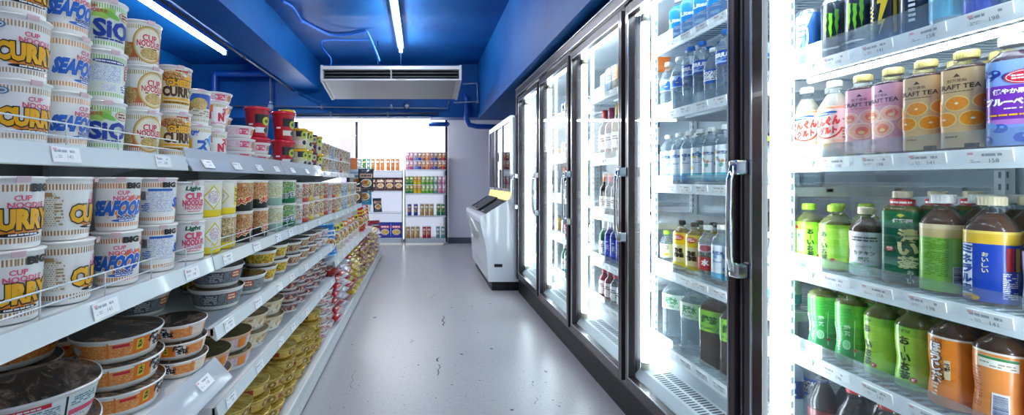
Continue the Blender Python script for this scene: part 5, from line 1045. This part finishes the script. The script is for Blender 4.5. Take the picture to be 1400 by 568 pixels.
for bay, zs in SH.items():
    k = bay - 1; a, b = E[k + 1] + .014, E[k] - .016
    for si, z in enumerate(zs):
        m = MB(); xf = 1.066
        m.box(X(xf), X(xf + .012), Y(a), Y(b), z - .02, z - .004, WHW).box(X(1.60), X(1.612), Y(a), Y(b), z - .014, z - .002, WHW)
        for yy in (a + .004, b - .004): m.box(X(xf), X(1.69), Y(yy - .004), Y(yy + .004), z - .03, z - .003, WHW)
        nw = int((b - a) / .022)
        for i in range(1, nw):
            y = Y(a + (b - a) * i / nw); m.tube([(X(xf + .004), y, z - .003), (X(1.608), y, z - .003)], .0026, WHW, 5, False)
        for xx in (1.2, 1.4): m.box(X(xx), X(xx + .02), Y(a), Y(b), z - .016, z - .006, WHW)
        s = m.build('wire_shelf', cooler)
        MB().prism([(X(1.060), z + .002), (X(1.066), z + .002), (X(1.066), z - .036), (X(1.054), z - .036)], 1, Y(a), Y(b), P('#e6eef2', .3, coat=.4)).build('price_rail', s)
        MB().box(X(1.0615), X(1.064), Y(a), Y(b), z + .002, z + (.05 if si == 0 else .038), GUARD).build('clear_guard', s)
        for i in range(7):
            price_tag(s, (X(1.0555), Y(a + (b - a) * (i + .5) / 7), z - .017), R(9), True, i + si, 1.1)
# glowing tube added for a bright reflected line, also lights the near bay bottles
MB().tube([(X(1.10), Y(.58), 1.37), (X(1.10), Y(1.22), 1.37)], .008, lamp('#f4f9ff', 10), 10).build('added_shelf_tube', cooler)
# ------------------------------------------------------------------ putting the goods in place
def kheight(k):
    if not hasattr(k, 'h'):
        k.h = 0
        for c in KIDS[k.root.name]:
            if 'printed' not in c.name: k.h = max(k.h, max(v.co.z for v in c.data.vertices))
    return k.h
def stack(key, desc, n, x, y, z, where, rz=None, turn=0, alt=None, jit=.15, group=None, shift=.002, s=1):
    zz = z
    for i in range(n):
        kk = K[alt[i] if alt and i in alt else key]; h = kheight(kk) * s
        r = math.atan2(-y, -x) * .72 + turn if rz is None else rz
        lv = level(i, n).strip()
        lab = f'{lv} {desc} of {where}' if lv else f'{desc} of {where}'
        kk.put((x + rnd.uniform(-shift, shift), y + rnd.uniform(-shift, shift), zz), r + rnd.uniform(-jit, jit), lab, group, 0, 0, s); zz += h + .0006
def S(px, X): return yof(px, X)
# --- top shelf of the noodle aisle
T = TOPZ; xt = -.69
stack('curry', 'yellow lettered curry cup', 4, xt, S(26, .69), T, 'the end stack, top shelf', turn=.12)
stack('seafood', 'blue lettered seafood cup', 4, xt, S(87, .69), T, 'the seafood stack, top shelf', turn=.4)
stack('sio', 'green salt noodle cup', 3, xt, S(141, .69), T, 'the green stack, top shelf', alt={1: 'sio_back'}, turn=.1)
stack('orange', 'orange picture noodle cup', 3, xt, S(193, .69), T, 'the orange stack, top shelf', turn=.25)
stack('cheese', 'cheese curry cup', 2, xt, S(237, .69), T, 'the cheese curry pair, top shelf', turn=.1)
stack('white_blue', 'white and blue noodle cup', 2, xt, S(268, .69), T, 'the pair beside cheese curry, top shelf', alt={0: 'blue_kana'})
stack('orange_kana', 'white cup with red characters', 2, xt, S(292, .69), T, 'the pair with orange panels, top shelf')
stack('pink_bowl', 'pink printed noodle bowl', 6, -.84, S(295, .84), T, 'the tall bowl stack, top shelf')
stack('pink_bowl', 'pink printed noodle bowl', 3, -.71, S(325, .71), T, 'the short bowl stack past the tall one, top shelf')
stack('pink_bowl', 'pink printed noodle bowl', 2, -.71, S(349, .71), T, 'the pair of bowls by the red cups, top shelf')
stack('red_lid', 'red lidded noodle cup', 2, -.80, S(352, .80), T, 'the rear pair beside pink bowls, top shelf', turn=.25)
stack('red_lid', 'red lidded noodle cup', 2, -.72, S(387, .72), T, 'the front pair past pink bowls, top shelf', turn=.25)
stack('yellow_lid', 'yellow lidded noodle cup', 3, -.78, 2.52, T, 'the rear stack past the red cups, top shelf')
stack('yellow_lid', 'yellow lidded noodle cup', 2, -.69, 2.46, T, 'the front pair past the red cups, top shelf')
stack('yellow_lid', 'yellow lidded noodle cup', 2, -.69, 2.58, T, 'the second front pair past the red cups, top shelf')
stack('plum_lid', 'plum lidded noodle cup', 2, -.69, 2.70, T, 'the plum pair, top shelf')
stack('yellow_lid', 'yellow lidded noodle cup', 2, -.69, 2.83, T - .006, 'the pair past the plum cups, top shelf')
MIXN = {'mix_a': 'pale mixed print cup', 'mix_red': 'red mixed print cup', 'mix_gold': 'gold mixed print cup', 'mix_blue': 'blue mixed print cup', 'mix_grey': 'grey mixed print cup'}
seq = ['mix_gold', 'mix_a', 'mix_grey', 'mix_blue', 'mix_a', 'mix_grey', 'mix_red', 'mix_a', 'mix_grey', 'mix_gold', 'mix_blue']
cnt = {}
for i, k in enumerate(seq):
    y = 2.955 + i * .102; stack(k, MIXN[k], 2, -.69, y, T - .006, f'the {ORD[i]} pair past the yellow lids, top shelf', turn=.3 * (i % 3))
for i in range(9):
    k = seq[(i * 3 + 1) % 11]; stack(k, MIXN[k], 2, -.80, 3.05 + i * .104, T - .006, f'the {ORD[i]} rear pair past the yellow lids, top shelf', turn=.4 * (i % 3))
# --- middle shelf
M = MIDZ; xm = -.62
stack('curry_big', 'big curry noodle cup', 2, xm, S(10, .62), M, 'the end pair, middle shelf', turn=-.02)
stack('curry_big', 'big curry noodle cup', 2, xm, S(88, .62), M, 'the second pair seen from its back, middle shelf', turn=1.15, jit=.2)
stack('seafood_big', 'big seafood noodle cup', 2, xm, S(160, .62), M, 'the pair with orange splash, middle shelf', turn=-.15, jit=.35)
stack('seafood_back', 'big seafood cup with blue text panel', 2, xm, S(213, .62), M, 'the next pair, middle shelf', turn=.05)
stack('light', 'light noodle cup with pink lettering', 2, xm, S(256, .62), M, 'the light pair, middle shelf', turn=.1, jit=.05)
stack('diamond', 'yellow diamond pattern ramen cup', 2, xm, S(280, .62), M, 'the pair beside light cups, middle shelf', turn=.2)
stack('diamond', 'yellow diamond pattern ramen cup', 2, xm, S(302, .62), M, 'the second diamond pair, middle shelf', turn=-.55, alt={0: 'noodle_photo'})
stack('red_black', 'red and black noodle cup', 2, xm, S(327, .62), M, 'the pair by the diamond cups, middle shelf')
stack('red_black', 'red and black noodle cup', 2, xm, S(350, .62), M, 'the second red pair, middle shelf', turn=.7)
stack('green_white', 'pale green noodle cup', 2, xm, S(372, .62), M, 'the pale green pair, middle shelf')
stack('green_dark', 'dark green noodle cup', 2, xm, S(391, .62), M, 'the dark green pair, middle shelf')
seq2 = ['mix_grey', 'mix_red', 'mix_gold', 'mix_a', 'mix_gold', 'mix_red', 'mix_grey', 'mix_red', 'mix_gold', 'mix_a', 'mix_blue', 'mix_blue', 'mix_a', 'mix_gold', 'mix_blue', 'mix_a']
y = 2.11
for i, k in enumerate(seq2):
    if 2.70 < y < 2.82: y = 2.82
    z = M - (.005 if y < 2.76 else .012); stack(k, MIXN[k], 2, xm, y, z, f'the {ORD[i]} pair past the green cups, middle shelf', turn=.3 * (i % 4)); y += .118
    if y > 4.04: break
# --- third shelf
Z3 = .61
stack('orange_bowl', 'orange noodle bowl', 3, -.645, .925, Z3, 'the front stack, third shelf', turn=.35, jit=.5)
stack('orange_bowl', 'orange noodle bowl', 3, -.612, 1.087, Z3, 'the second front stack, third shelf', turn=-.4, jit=.6, s=.8)
stack('orange_bowl', 'orange noodle bowl', 3, -.84, .885, Z3, 'the rear stack, third shelf', turn=.9, jit=.3)
stack('orange_bowl', 'orange noodle bowl', 2, -.85, 1.062, Z3, 'the second rear stack, third shelf', turn=.2, jit=.3)
stack('silver_tray', 'silver noodle tray', 2, -.655, .735, Z3, 'the near stack before the orange bowls, third shelf', turn=-.1)
stack('pink_bowl', 'pink printed noodle bowl', 2, -.66, .575, Z3, 'the end stack beside silver trays, third shelf', turn=.1)
stack('grey_bowl', 'grey label noodle bowl', 2, -.648, 1.375, TZ, 'the grey stack, third shelf', turn=.15)
stack('grey_bowl', 'grey label noodle bowl', 2, -.84, 1.29, TZ, 'the rear grey stack, third shelf', turn=.3)
stack('grey_bowl', 'grey label noodle bowl', 1, -.64, 1.55, TZ, 'the single one between grey and yellow stacks', turn=-.4)
stack('yellow_bowl', 'yellow noodle bowl', 2, -.80, 1.55, TZ, 'the rear yellow stack, third shelf')
stack('yellow_bowl', 'yellow noodle bowl', 2, -.64, 1.71, TZ, 'the front yellow stack, third shelf')
stack('yellow_bowl', 'yellow noodle bowl', 2, -.64, 1.865, TZ, 'the second front yellow stack, third shelf')
for i, y in enumerate((2.06, 2.22, 2.38)): stack('brown_bowl', 'brown noodle bowl', 2, -.64, y, TZ - .006, f'the {ORD[i]} brown stack, third shelf')
for i, y in enumerate((2.53, 2.67)): stack('silver_bowl', 'silver and red noodle bowl', 2, -.64, y, TZ - .006, f'the {ORD[i]} silver stack past brown bowls, third shelf')
PN = {'pouch_yellow': 'cream noodle pouch with yellow band', 'pouch_orange': 'pale noodle pouch with orange band', 'pouch_red': 'red noodle pouch', 'pouch_blue': 'blue noodle pouch'}
for i, (k, y, x) in enumerate((('pouch_blue', 2.92, -.62), ('pouch_yellow', 3.10, -.62), ('pouch_yellow', 3.26, -.62), ('pouch_orange', 3.42, -.62), ('pouch_orange', 3.66, -.62), ('pouch_orange', 3.82, -.62), ('pouch_yellow', 3.98, -.62), ('pouch_red', 4.30, -.62), ('pouch_red', 4.46, -.62), ('pouch_orange', 4.62, -.62), ('pouch_red', 4.76, -.62))):
    K[k].put((x, y, .582), -.75 + .1 * (i % 3), f'{PN[k]} standing on the low shelf, {ORD[i]} along it', None, 0, -.16)
for i, (k, y) in enumerate((('pouch_yellow', 3.14), ('pouch_orange', 3.3), ('pouch_orange', 3.72), ('pouch_red', 3.9))):
    K[k].put((-.74, y, .582), -.7, f'{PN[k]} standing behind the others on the low shelf, {ORD[i]} one', None, 0, -.16)
# --- fourth shelf
stack('pink_bowl', 'pink printed noodle bowl', 2, -.63, 1.07, FZ - .07, 'the end stack, fourth shelf'); stack('pink_bowl', 'pink printed noodle bowl', 2, -.63, .93, FZ - .07, 'the second stack, fourth shelf')
stack('purple_bowl', 'plum print noodle bowl', 2, -.64, 1.27, FZ, 'the plum front stack, fourth shelf', turn=.5)
stack('purple_bowl', 'plum print noodle bowl', 2, -.64, 1.43, FZ, 'the second plum stack, fourth shelf', turn=.3)
stack('tan_bowl', 'tan noodle bowl', 2, -.65, 1.61, FZ, 'the front tan stack, fourth shelf')
stack('tan_bowl', 'tan noodle bowl', 2, -.65, 1.79, FZ, 'the second tan stack, fourth shelf')
stack('tan_bowl', 'tan noodle bowl', 2, -.83, 1.70, FZ, 'the rear tan stack, fourth shelf')
stack('tan_bowl', 'tan noodle bowl', 2, -.83, 1.50, FZ, 'the second rear tan stack, fourth shelf')
for i, y in enumerate((2.04, 2.19, 2.34, 2.49, 2.64)): stack('red_bowl', 'dark red noodle bowl', 3, -.64, y, FZ - .004, f'the {ORD[i]} dark red stack, fourth shelf')
# --- bottom deck: bowls, then piles of packs
for i, y in enumerate((1.26, 1.43, 1.60, 1.77, 1.94, 2.11, 2.28, 2.45)):
    stack('gold_bowl', 'gold noodle bowl', 4 if i % 3 else 3, -.635, y, DZ, f'the {ORD[i]} front gold stack, bottom deck', turn=.4 * (i % 3))
for i, y in enumerate((1.35, 1.53, 1.70, 1.87, 2.04, 2.21)): stack('gold_bowl', 'gold noodle bowl', 4, -.80, y, DZ, f'the {ORD[i]} rear gold stack, bottom deck')
for i, y in enumerate((2.61, 2.78)): stack('silver_bowl', 'silver and red noodle bowl', 5, -.63, y, DZ, f'the {ORD[i]} silver stack past gold bowls, bottom deck')
PK = {'pack_red': 'red noodle pack', 'pack_silver': 'silver noodle pack', 'pack_yellow': 'yellow noodle pack', 'pack_brown': 'brown noodle pack'}
piles = [('pack_red', 2.96, 7), ('pack_silver', 3.13, 7), ('pack_silver', 3.3, 7), ('pack_red', 3.47, 7), ('pack_yellow', 3.64, 7), ('pack_yellow', 3.82, 8), ('pack_yellow', 4.0, 8), ('pack_brown', 4.18, 8), ('pack_yellow', 4.36, 8), ('pack_brown', 4.54, 8), ('pack_yellow', 4.72, 8), ('pack_brown', 4.95, 8), ('pack_yellow', 5.13, 8), ('pack_brown', 5.31, 7), ('pack_yellow', 5.5, 7), ('pack_brown', 5.7, 6), ('pack_silver', 5.95, 5)]
for i, (k, y, n) in enumerate(piles):
    for j in range(n):
        kk = k if rnd.random() < .8 else rnd.choice(['pack_red', 'pack_yellow', 'pack_brown'] if i > 2 else ['pack_red', 'pack_silver'])
        K[kk].put((-.66 + rnd.uniform(-.012, .012), y + rnd.uniform(-.008, .008), DZ + j * .0525), -.1 + rnd.uniform(-.1, .1), f'{PK[kk]}, {ORD[j]} up in the {ORD[i]} pile along the bottom deck')
# --- hanging strip
for i, (k, x, z, nm) in enumerate((('bag_dark', -.53, .985, 'dark snack bag with pink panel, upper one'), ('bag_teal', -.555, .855, 'teal snack bag, lower one'), ('bag_silver', -.63, 1.0, 'silver blue snack bag, upper one'), ('bag_dark', -.635, .855, 'dark snack bag with pink panel, lower one'))):
    K[k].put((x, (4.185, 4.24, 4.295, 4.13)[i], z), -1.4, nm + ' on the display strip hooks')
# --- before the window
def on_unit(U, key, lx, ly, z, label, rz=0, rx=0, ry=0, s=1):
    M4 = Matrix.Translation(U.location) @ Matrix.Rotation(U.rotation_euler.z, 4, 'Z'); w = M4 @ Vector((lx, ly, z)); return K[key].put(tuple(w), U.rotation_euler.z - math.pi / 2 + rz, label, None, rx, ry, s)
z = WZL[0]
for i, c in enumerate(('red', 'red', 'teal', 'green', 'teal', 'gold', 'orange', 'orange')):
    on_unit(U1, 'tube_' + c, -.40 + i * .0725 + (.01 if i > 5 else 0), .07, z + .001, f'{c} snack tube, {ORD[i]} on the chip bag unit\'s topmost shelf')
for i in range(3): on_unit(U1, 'tube_orange', .215 + i * .078, .07, z + .001, f'orange snack tube, {ORD[i]} of the trio at the end of the topmost shelf')
for i in range(6): on_unit(U1, 'chips_brown', -.37 + i * .152, .10, WZL[1] + .013, f'dark brown chip bag, {ORD[i]} along the second shelf before the window', ry=-.12, s=.9)
on_unit(U1, 'bag_dark', .04, .10, WZL[2] + .013, 'dark snack bag leaning alone on the third shelf before the window', .5, ry=-.2, s=1.05); on_unit(U1, 'bag_silver', -.16, .12, WZL[2] + .013, 'silver blue snack bag leaning on the third shelf before the window', -.3, ry=-.2, s=1.05)
on_unit(U1, 'chips_red', .0, .12, .115 + .013, 'red chip bag leaning on the lowest shelf before the window', .5, ry=-.25); on_unit(U1, 'chips_red', -.2, .12, .115 + .013, 'red chip bag at the shelving end, lowest shelf before the window', .2, ry=-.25)
for i in range(2): on_unit(U1, 'chips_blue', .16 + i * .19, .11, .115 + .013, f'blue chip bag, {ORD[i]} beside the red bag on the lowest shelf', ry=-.12, s=.95)
cols_ = ['pink', 'magenta', 'skyblue', 'blue', 'brown', 'orange', 'purple', 'blue', 'brown', 'red']
for i, c in enumerate(cols_):
    for j in range(2): on_unit(U2, 'short_' + c, -.305 + i * .068, .06, WZR[0] + .001 + j * .1458, f'{c} snack tube, {"upper" if j else "lower"} one of the {ORD[i]} column, topmost tube shelf')
for i, c in enumerate(['green', 'green', 'yellow', 'yellow', 'lime', 'lime', 'lime', 'teal', 'pink', 'pink']):
    for j in range(2): on_unit(U2, 'short_' + c, -.305 + i * .068, .06, WZR[1] + .001 + j * .1458, f'{c} snack tube, {"upper" if j else "lower"} one of the {ORD[i]} column, second tube shelf')
for i, (c, x) in enumerate((('blue', -.27), ('blue', -.165), ('gold', -.06), ('gold', .02), ('gold', .10), ('green', .215), ('green', .29))):
    on_unit(U2, 'tube_' + c, x, .07, WZR[2] + .001, f'{c} snack tube, {ORD[i]} along the third tube shelf')
for i, (c, x) in enumerate((('gold', -.295), ('gold', -.215), ('gold', -.135), ('red', -.02), ('red', .055), ('teal', .205), ('teal', .29))):
    on_unit(U2, 'tube_' + c, x, .07, .116, f'{c} snack tube, {ORD[i]} along the lowest tube shelf')
# --- cooler
BAYN = {6: 'nearest end', 5: 'near', 4: 'second', 3: 'third', 2: 'fourth', 1: 'farthest'}; SHN = ['topmost', 'second', 'third', 'fourth', 'lowest']
ROWN = ['front row', 'second row', 'third row']; CNT = {}
def drink(key, desc, bay, si, y, x=1.12, rows=1, dx=.074, turn=0, jit=.08, which=None):
    z = SH[bay][si] + .0005 if si < 4 else SH[bay][si] + .0005
    if which is None:
        n = CNT.setdefault((desc, bay, si), 0); CNT[(desc, bay, si)] += 1; which = f'{ORD[n]} column'
    for r in range(rows):
        xx = x + r * dx; ang = math.pi + (math.atan2(-y, -xx) + math.pi) * (0 if 'carton' in key else .6) + turn
        K[key].put((xx, y, z), ang + rnd.uniform(-jit, jit), f'{desc}, {which}, {ROWN[r]}, {SHN[si]} shelf, {BAYN[bay]} cooler bay')
def D5(px, x=1.12): return yof(px, x)
# near bay
for key, d, px, rows in (('can_bluewhite', 'blue white can', 1106, 2), ('can_claw', 'black can with green claw marks', 1143, 2), ('can_claw', 'black can with green claw marks', 1177, 1), ('can_yellow', 'black yellow can', 1213, 2), ('can_navy', 'navy can', 1255, 2)):
    drink(key, d, 5, 0, D5(px), rows=rows)
for key, d, y in (('can_silver', 'silver cyan can', .914), ('can_bull', 'silver blue can', .8565), ('can_green', 'dark green can', .7945), ('can_leaf', 'leaf green can', .727), ('can_leaf', 'leaf green can', .66), ('can_leaf', 'leaf green can', .59)): drink(key, d, 5, 0, y, rows=2)
for key, d, px, rows, t in (('yogurt', 'white yogurt drink', 1103, 3, .1), ('yogurt', 'white yogurt drink', 1141, 3, -.25), ('craft_peach', 'pink peach tea', 1180, 3, .05), ('craft_peach', 'pink peach tea', 1221, 3, -.45), ('craft_orange', 'orange slice tea', 1266, 3, -.2), ('craft_orange', 'orange slice tea', 1322, 3, -.2), ('blueberry', 'blueberry drink', 1388, 2, .2)):
    drink(key, d, 5, 1, D5(px), rows=rows, turn=t, jit=.03)
drink('blueberry', 'blueberry drink', 5, 1, .735, rows=2); drink('yogurt', 'white yogurt drink', 5, 1, .66, rows=2)
for key, d, px, rows, t in (('tea_short', 'short green tea', 1106, 3, .5), ('tea_short', 'short green tea', 1142, 3, -.3), ('tea_white', 'white label tea', 1185, 3, .05), ('tea_dark', 'strong dark green tea', 1234, 3, .12), ('tea_gold_back', 'gold shouldered green tea', 1290, 3, .1), ('tea_blue', 'blue and gold tea', 1356, 3, .1)):
    drink(key, d, 5, 2, D5(px, 1.125), x=1.125, rows=rows, turn=t, jit=.03, dx=.083)
drink('tea_white', 'white label tea', 5, 2, .768, rows=2, x=1.125); drink('tea_gold_back', 'gold shouldered green tea', 5, 2, .69, rows=2, x=1.125); drink('tea_blue', 'blue and gold tea', 5, 2, .60, x=1.125, rows=2)
for key, d, px, rows, t in (('tea_deep', 'deep green tea', 1125, 3, .3), ('tea_deep', 'deep green tea', 1164, 3, .1), ('tea_light', 'light green tea', 1207, 3, -.75), ('tea_light', 'light green tea', 1252, 3, -.35), ('tea_orange', 'orange roasted tea', 1305, 3, -.35), ('tea_orange_back', 'roasted tea seen from back', 1371, 3, .1)):
    drink(key, d, 5, 3, D5(px), rows=rows, turn=t, jit=.03, dx=.078)
drink('tea_orange', 'orange roasted tea', 5, 3, .742, rows=2, dx=.078); drink('tea_light', 'light green tea', 5, 3, .66, rows=2, dx=.078)
drink('cola_black', 'black capped cola', 5, 4, 1.2, rows=3, dx=.078); drink('cola_red', 'red capped cola', 5, 4, 1.115, rows=3, dx=.078); drink('cola_red', 'red capped cola', 5, 4, 1.035, rows=3, dx=.078); drink('cola_black', 'black capped cola', 5, 4, .955, rows=2, dx=.078); drink('cola_red', 'red capped cola', 5, 4, .875, rows=2, dx=.078)
# second bay
for px in (928, 944, 962, 982): drink('soda_blue', 'large blue drink', 4, 0, D5(px, 1.13), x=1.13, rows=2, dx=.09)
for y in (1.53, 1.44, 1.35): drink('soda_blue', 'large blue drink', 4, 0, y, x=1.13)
for key, d, px, rows in (('water_mount', 'mountain label water', 914, 2), ('water_mount', 'mountain label water', 929, 2), ('water_blue', 'blue capped water', 945, 2), ('water_blue', 'blue capped water', 960, 2), ('sport', 'blue label sports drink', 976, 2), ('water_blue', 'blue capped water', 993, 1)): drink(key, d, 4, 1, D5(px), rows=rows, dx=.076)
for y in (1.508, 1.434): drink('water_mount', 'mountain label water', 4, 1, y)
drink('sport', 'blue label sports drink', 4, 1, 1.316, rows=2)
for key, px in (('fruit_blue', 914), ('fruit_blue', 929), ('fruit_clear', 943), ('fruit_teal', 958), ('fruit_orange', 974), ('fruit_orange', 993)): drink(key, {'fruit_blue': 'blue label water', 'fruit_clear': 'pale label water', 'fruit_teal': 'yellow and teal water', 'fruit_orange': 'orange and teal water'}[key], 4, 2, D5(px), rows=2, dx=.076)
for y in (1.51, 1.44): drink('fruit_clear', 'pale label water', 4, 2, y)
drink('green_small', 'small green capped water', 4, 2, 1.375); drink('green_small', 'small green capped water', 4, 2, 1.316, rows=2)
for i, y in enumerate((1.9, 1.81)): K['carton_magenta'].put((1.5, y, SH[4][2] + .0005), math.pi, f'magenta box at the back of the third shelf, second cooler bay, {ORD[i]} one')
for key, d, px in (('green_small', 'small green capped water', 912), ('lemon', 'yellow label tea with black cap', 932), ('lemon', 'yellow label tea with black cap', 950), ('red_label', 'red label water', 968), ('fruit_clear', 'pale label water', 987)): drink(key, d, 4, 3, D5(px), rows=2, dx=.076)
for y in (1.53, 1.46, 1.39, 1.32): drink('fruit_clear', 'pale label water', 4, 3, y)
bx = MB().box(-.1, .1, -.17, .17, 0, .24, P('#8f8468', .7), .003).build('cardboard_box', None, (1.5, 1.8, SH[4][3] + .0005)); tag(bx, 'brown cardboard box at the back of the fourth shelf, second cooler bay', 'box')
for s in (-.06, .04): MB().box(-.102, -.1, s - .03, s + .03, .13, .2, P('#e9ece6', .5)).build('paper_label', bx)
for key, d, px in (('big_water', 'two litre clear water', 923), ('big_water', 'two litre clear water', 950), ('big_tea', 'two litre brown tea', 977)): drink(key, d, 4, 4, D5(px, 1.135), x=1.135, rows=2, dx=.112)
drink('big_tea', 'two litre brown tea', 4, 4, 1.55, x=1.135); drink('big_water', 'two litre clear water', 4, 4, 1.44, x=1.135); drink('sport', 'blue label sports drink', 4, 4, 1.31, rows=2)
# third bay
for key, d, y in (('carton_blue', 'blue and white carton', 2.58), ('carton_blue', 'blue and white carton', 2.50), ('carton_yellow', 'yellow juice carton', 2.42), ('carton_orange', 'orange juice carton', 2.34), ('carton_yellow', 'yellow juice carton', 2.26), ('carton_orange', 'orange juice carton', 2.18)): drink(key, d, 3, 0, y, rows=2, dx=.09)
for key, d, y in (('wine_dark', 'dark wine', 2.62), ('wine_rose', 'rose wine', 2.53), ('wine_pale', 'pale wine', 2.44), ('wine_pale', 'pale wine', 2.35), ('wine_dark', 'dark wine', 2.26)): drink(key, d, 3, 1, y, rows=2, dx=.09)
for key, d, y in (('half_dark', 'dark half bottle', 2.62), ('half_red', 'red foil half bottle', 2.54), ('half_red', 'red foil half bottle', 2.46), ('half_dark', 'dark half bottle', 2.38), ('half_red', 'red foil half bottle', 2.30)): drink(key, d, 3, 2, y, rows=2, dx=.08)
drink('green_bottle', 'green glass bottle', 3, 3, 2.63, rows=2)
for y in (2.55, 2.475, 2.40, 2.325, 2.25): drink('blue_bottle', 'cobalt blue bottle', 3, 3, y, rows=2)
for key, d, y in (('red_spirit', 'red liqueur bottle', 2.63), ('red_spirit', 'red liqueur bottle', 2.55), ('clear_red', 'red topped clear bottle', 2.47), ('clear_red', 'red topped clear bottle', 2.39), ('red_spirit', 'red liqueur bottle', 2.31)): drink(key, d, 3, 4, y, rows=2)
for si, (k, d) in enumerate((('can_claw', 'black can with green claw marks'), ('sport', 'blue label sports drink'), ('fruit_clear', 'pale label water'), ('tea_light', 'light green tea'), ('water_mount', 'mountain label water'))):
    for c in range(6): drink(k, d, 6, si, .45 - c * .095)
# farther bays
CM = ['can_mix_white', 'can_mix_red', 'can_mix_blue', 'can_mix_gold']; CD = {'can_mix_white': 'white can', 'can_mix_red': 'red can', 'can_mix_blue': 'blue can', 'can_mix_gold': 'gold can'}
for bay, y0 in ((2, 3.34), (1, 4.06)):
    for si in range(5):
        for c in range(5):
            if si in (0, 1, 3): k = CM[(c + si * 2 + bay) % 4]; drink(k, CD[k], bay, si, y0 - c * .075, rows=2)
            elif si == 2: k = ['clear_red', 'green_bottle', 'half_dark'][(c + bay) % 3]; drink(k, {'clear_red': 'red topped clear bottle', 'green_bottle': 'green glass bottle', 'half_dark': 'dark half bottle'}[k], bay, si, y0 - c * .078)
            else: k = ['fruit_teal', 'lemon', 'green_bottle'][(c + bay) % 3]; drink(k, {'fruit_teal': 'yellow and teal water', 'lemon': 'yellow label tea', 'green_bottle': 'green glass bottle'}[k], bay, si, y0 - c * .078)
# kinds that found no place
for k in list(K.values()):
    if not k.used:
        for c in KIDS.get(k.root.name, []): bpy.data.objects.remove(c)
        bpy.data.objects.remove(k.root)
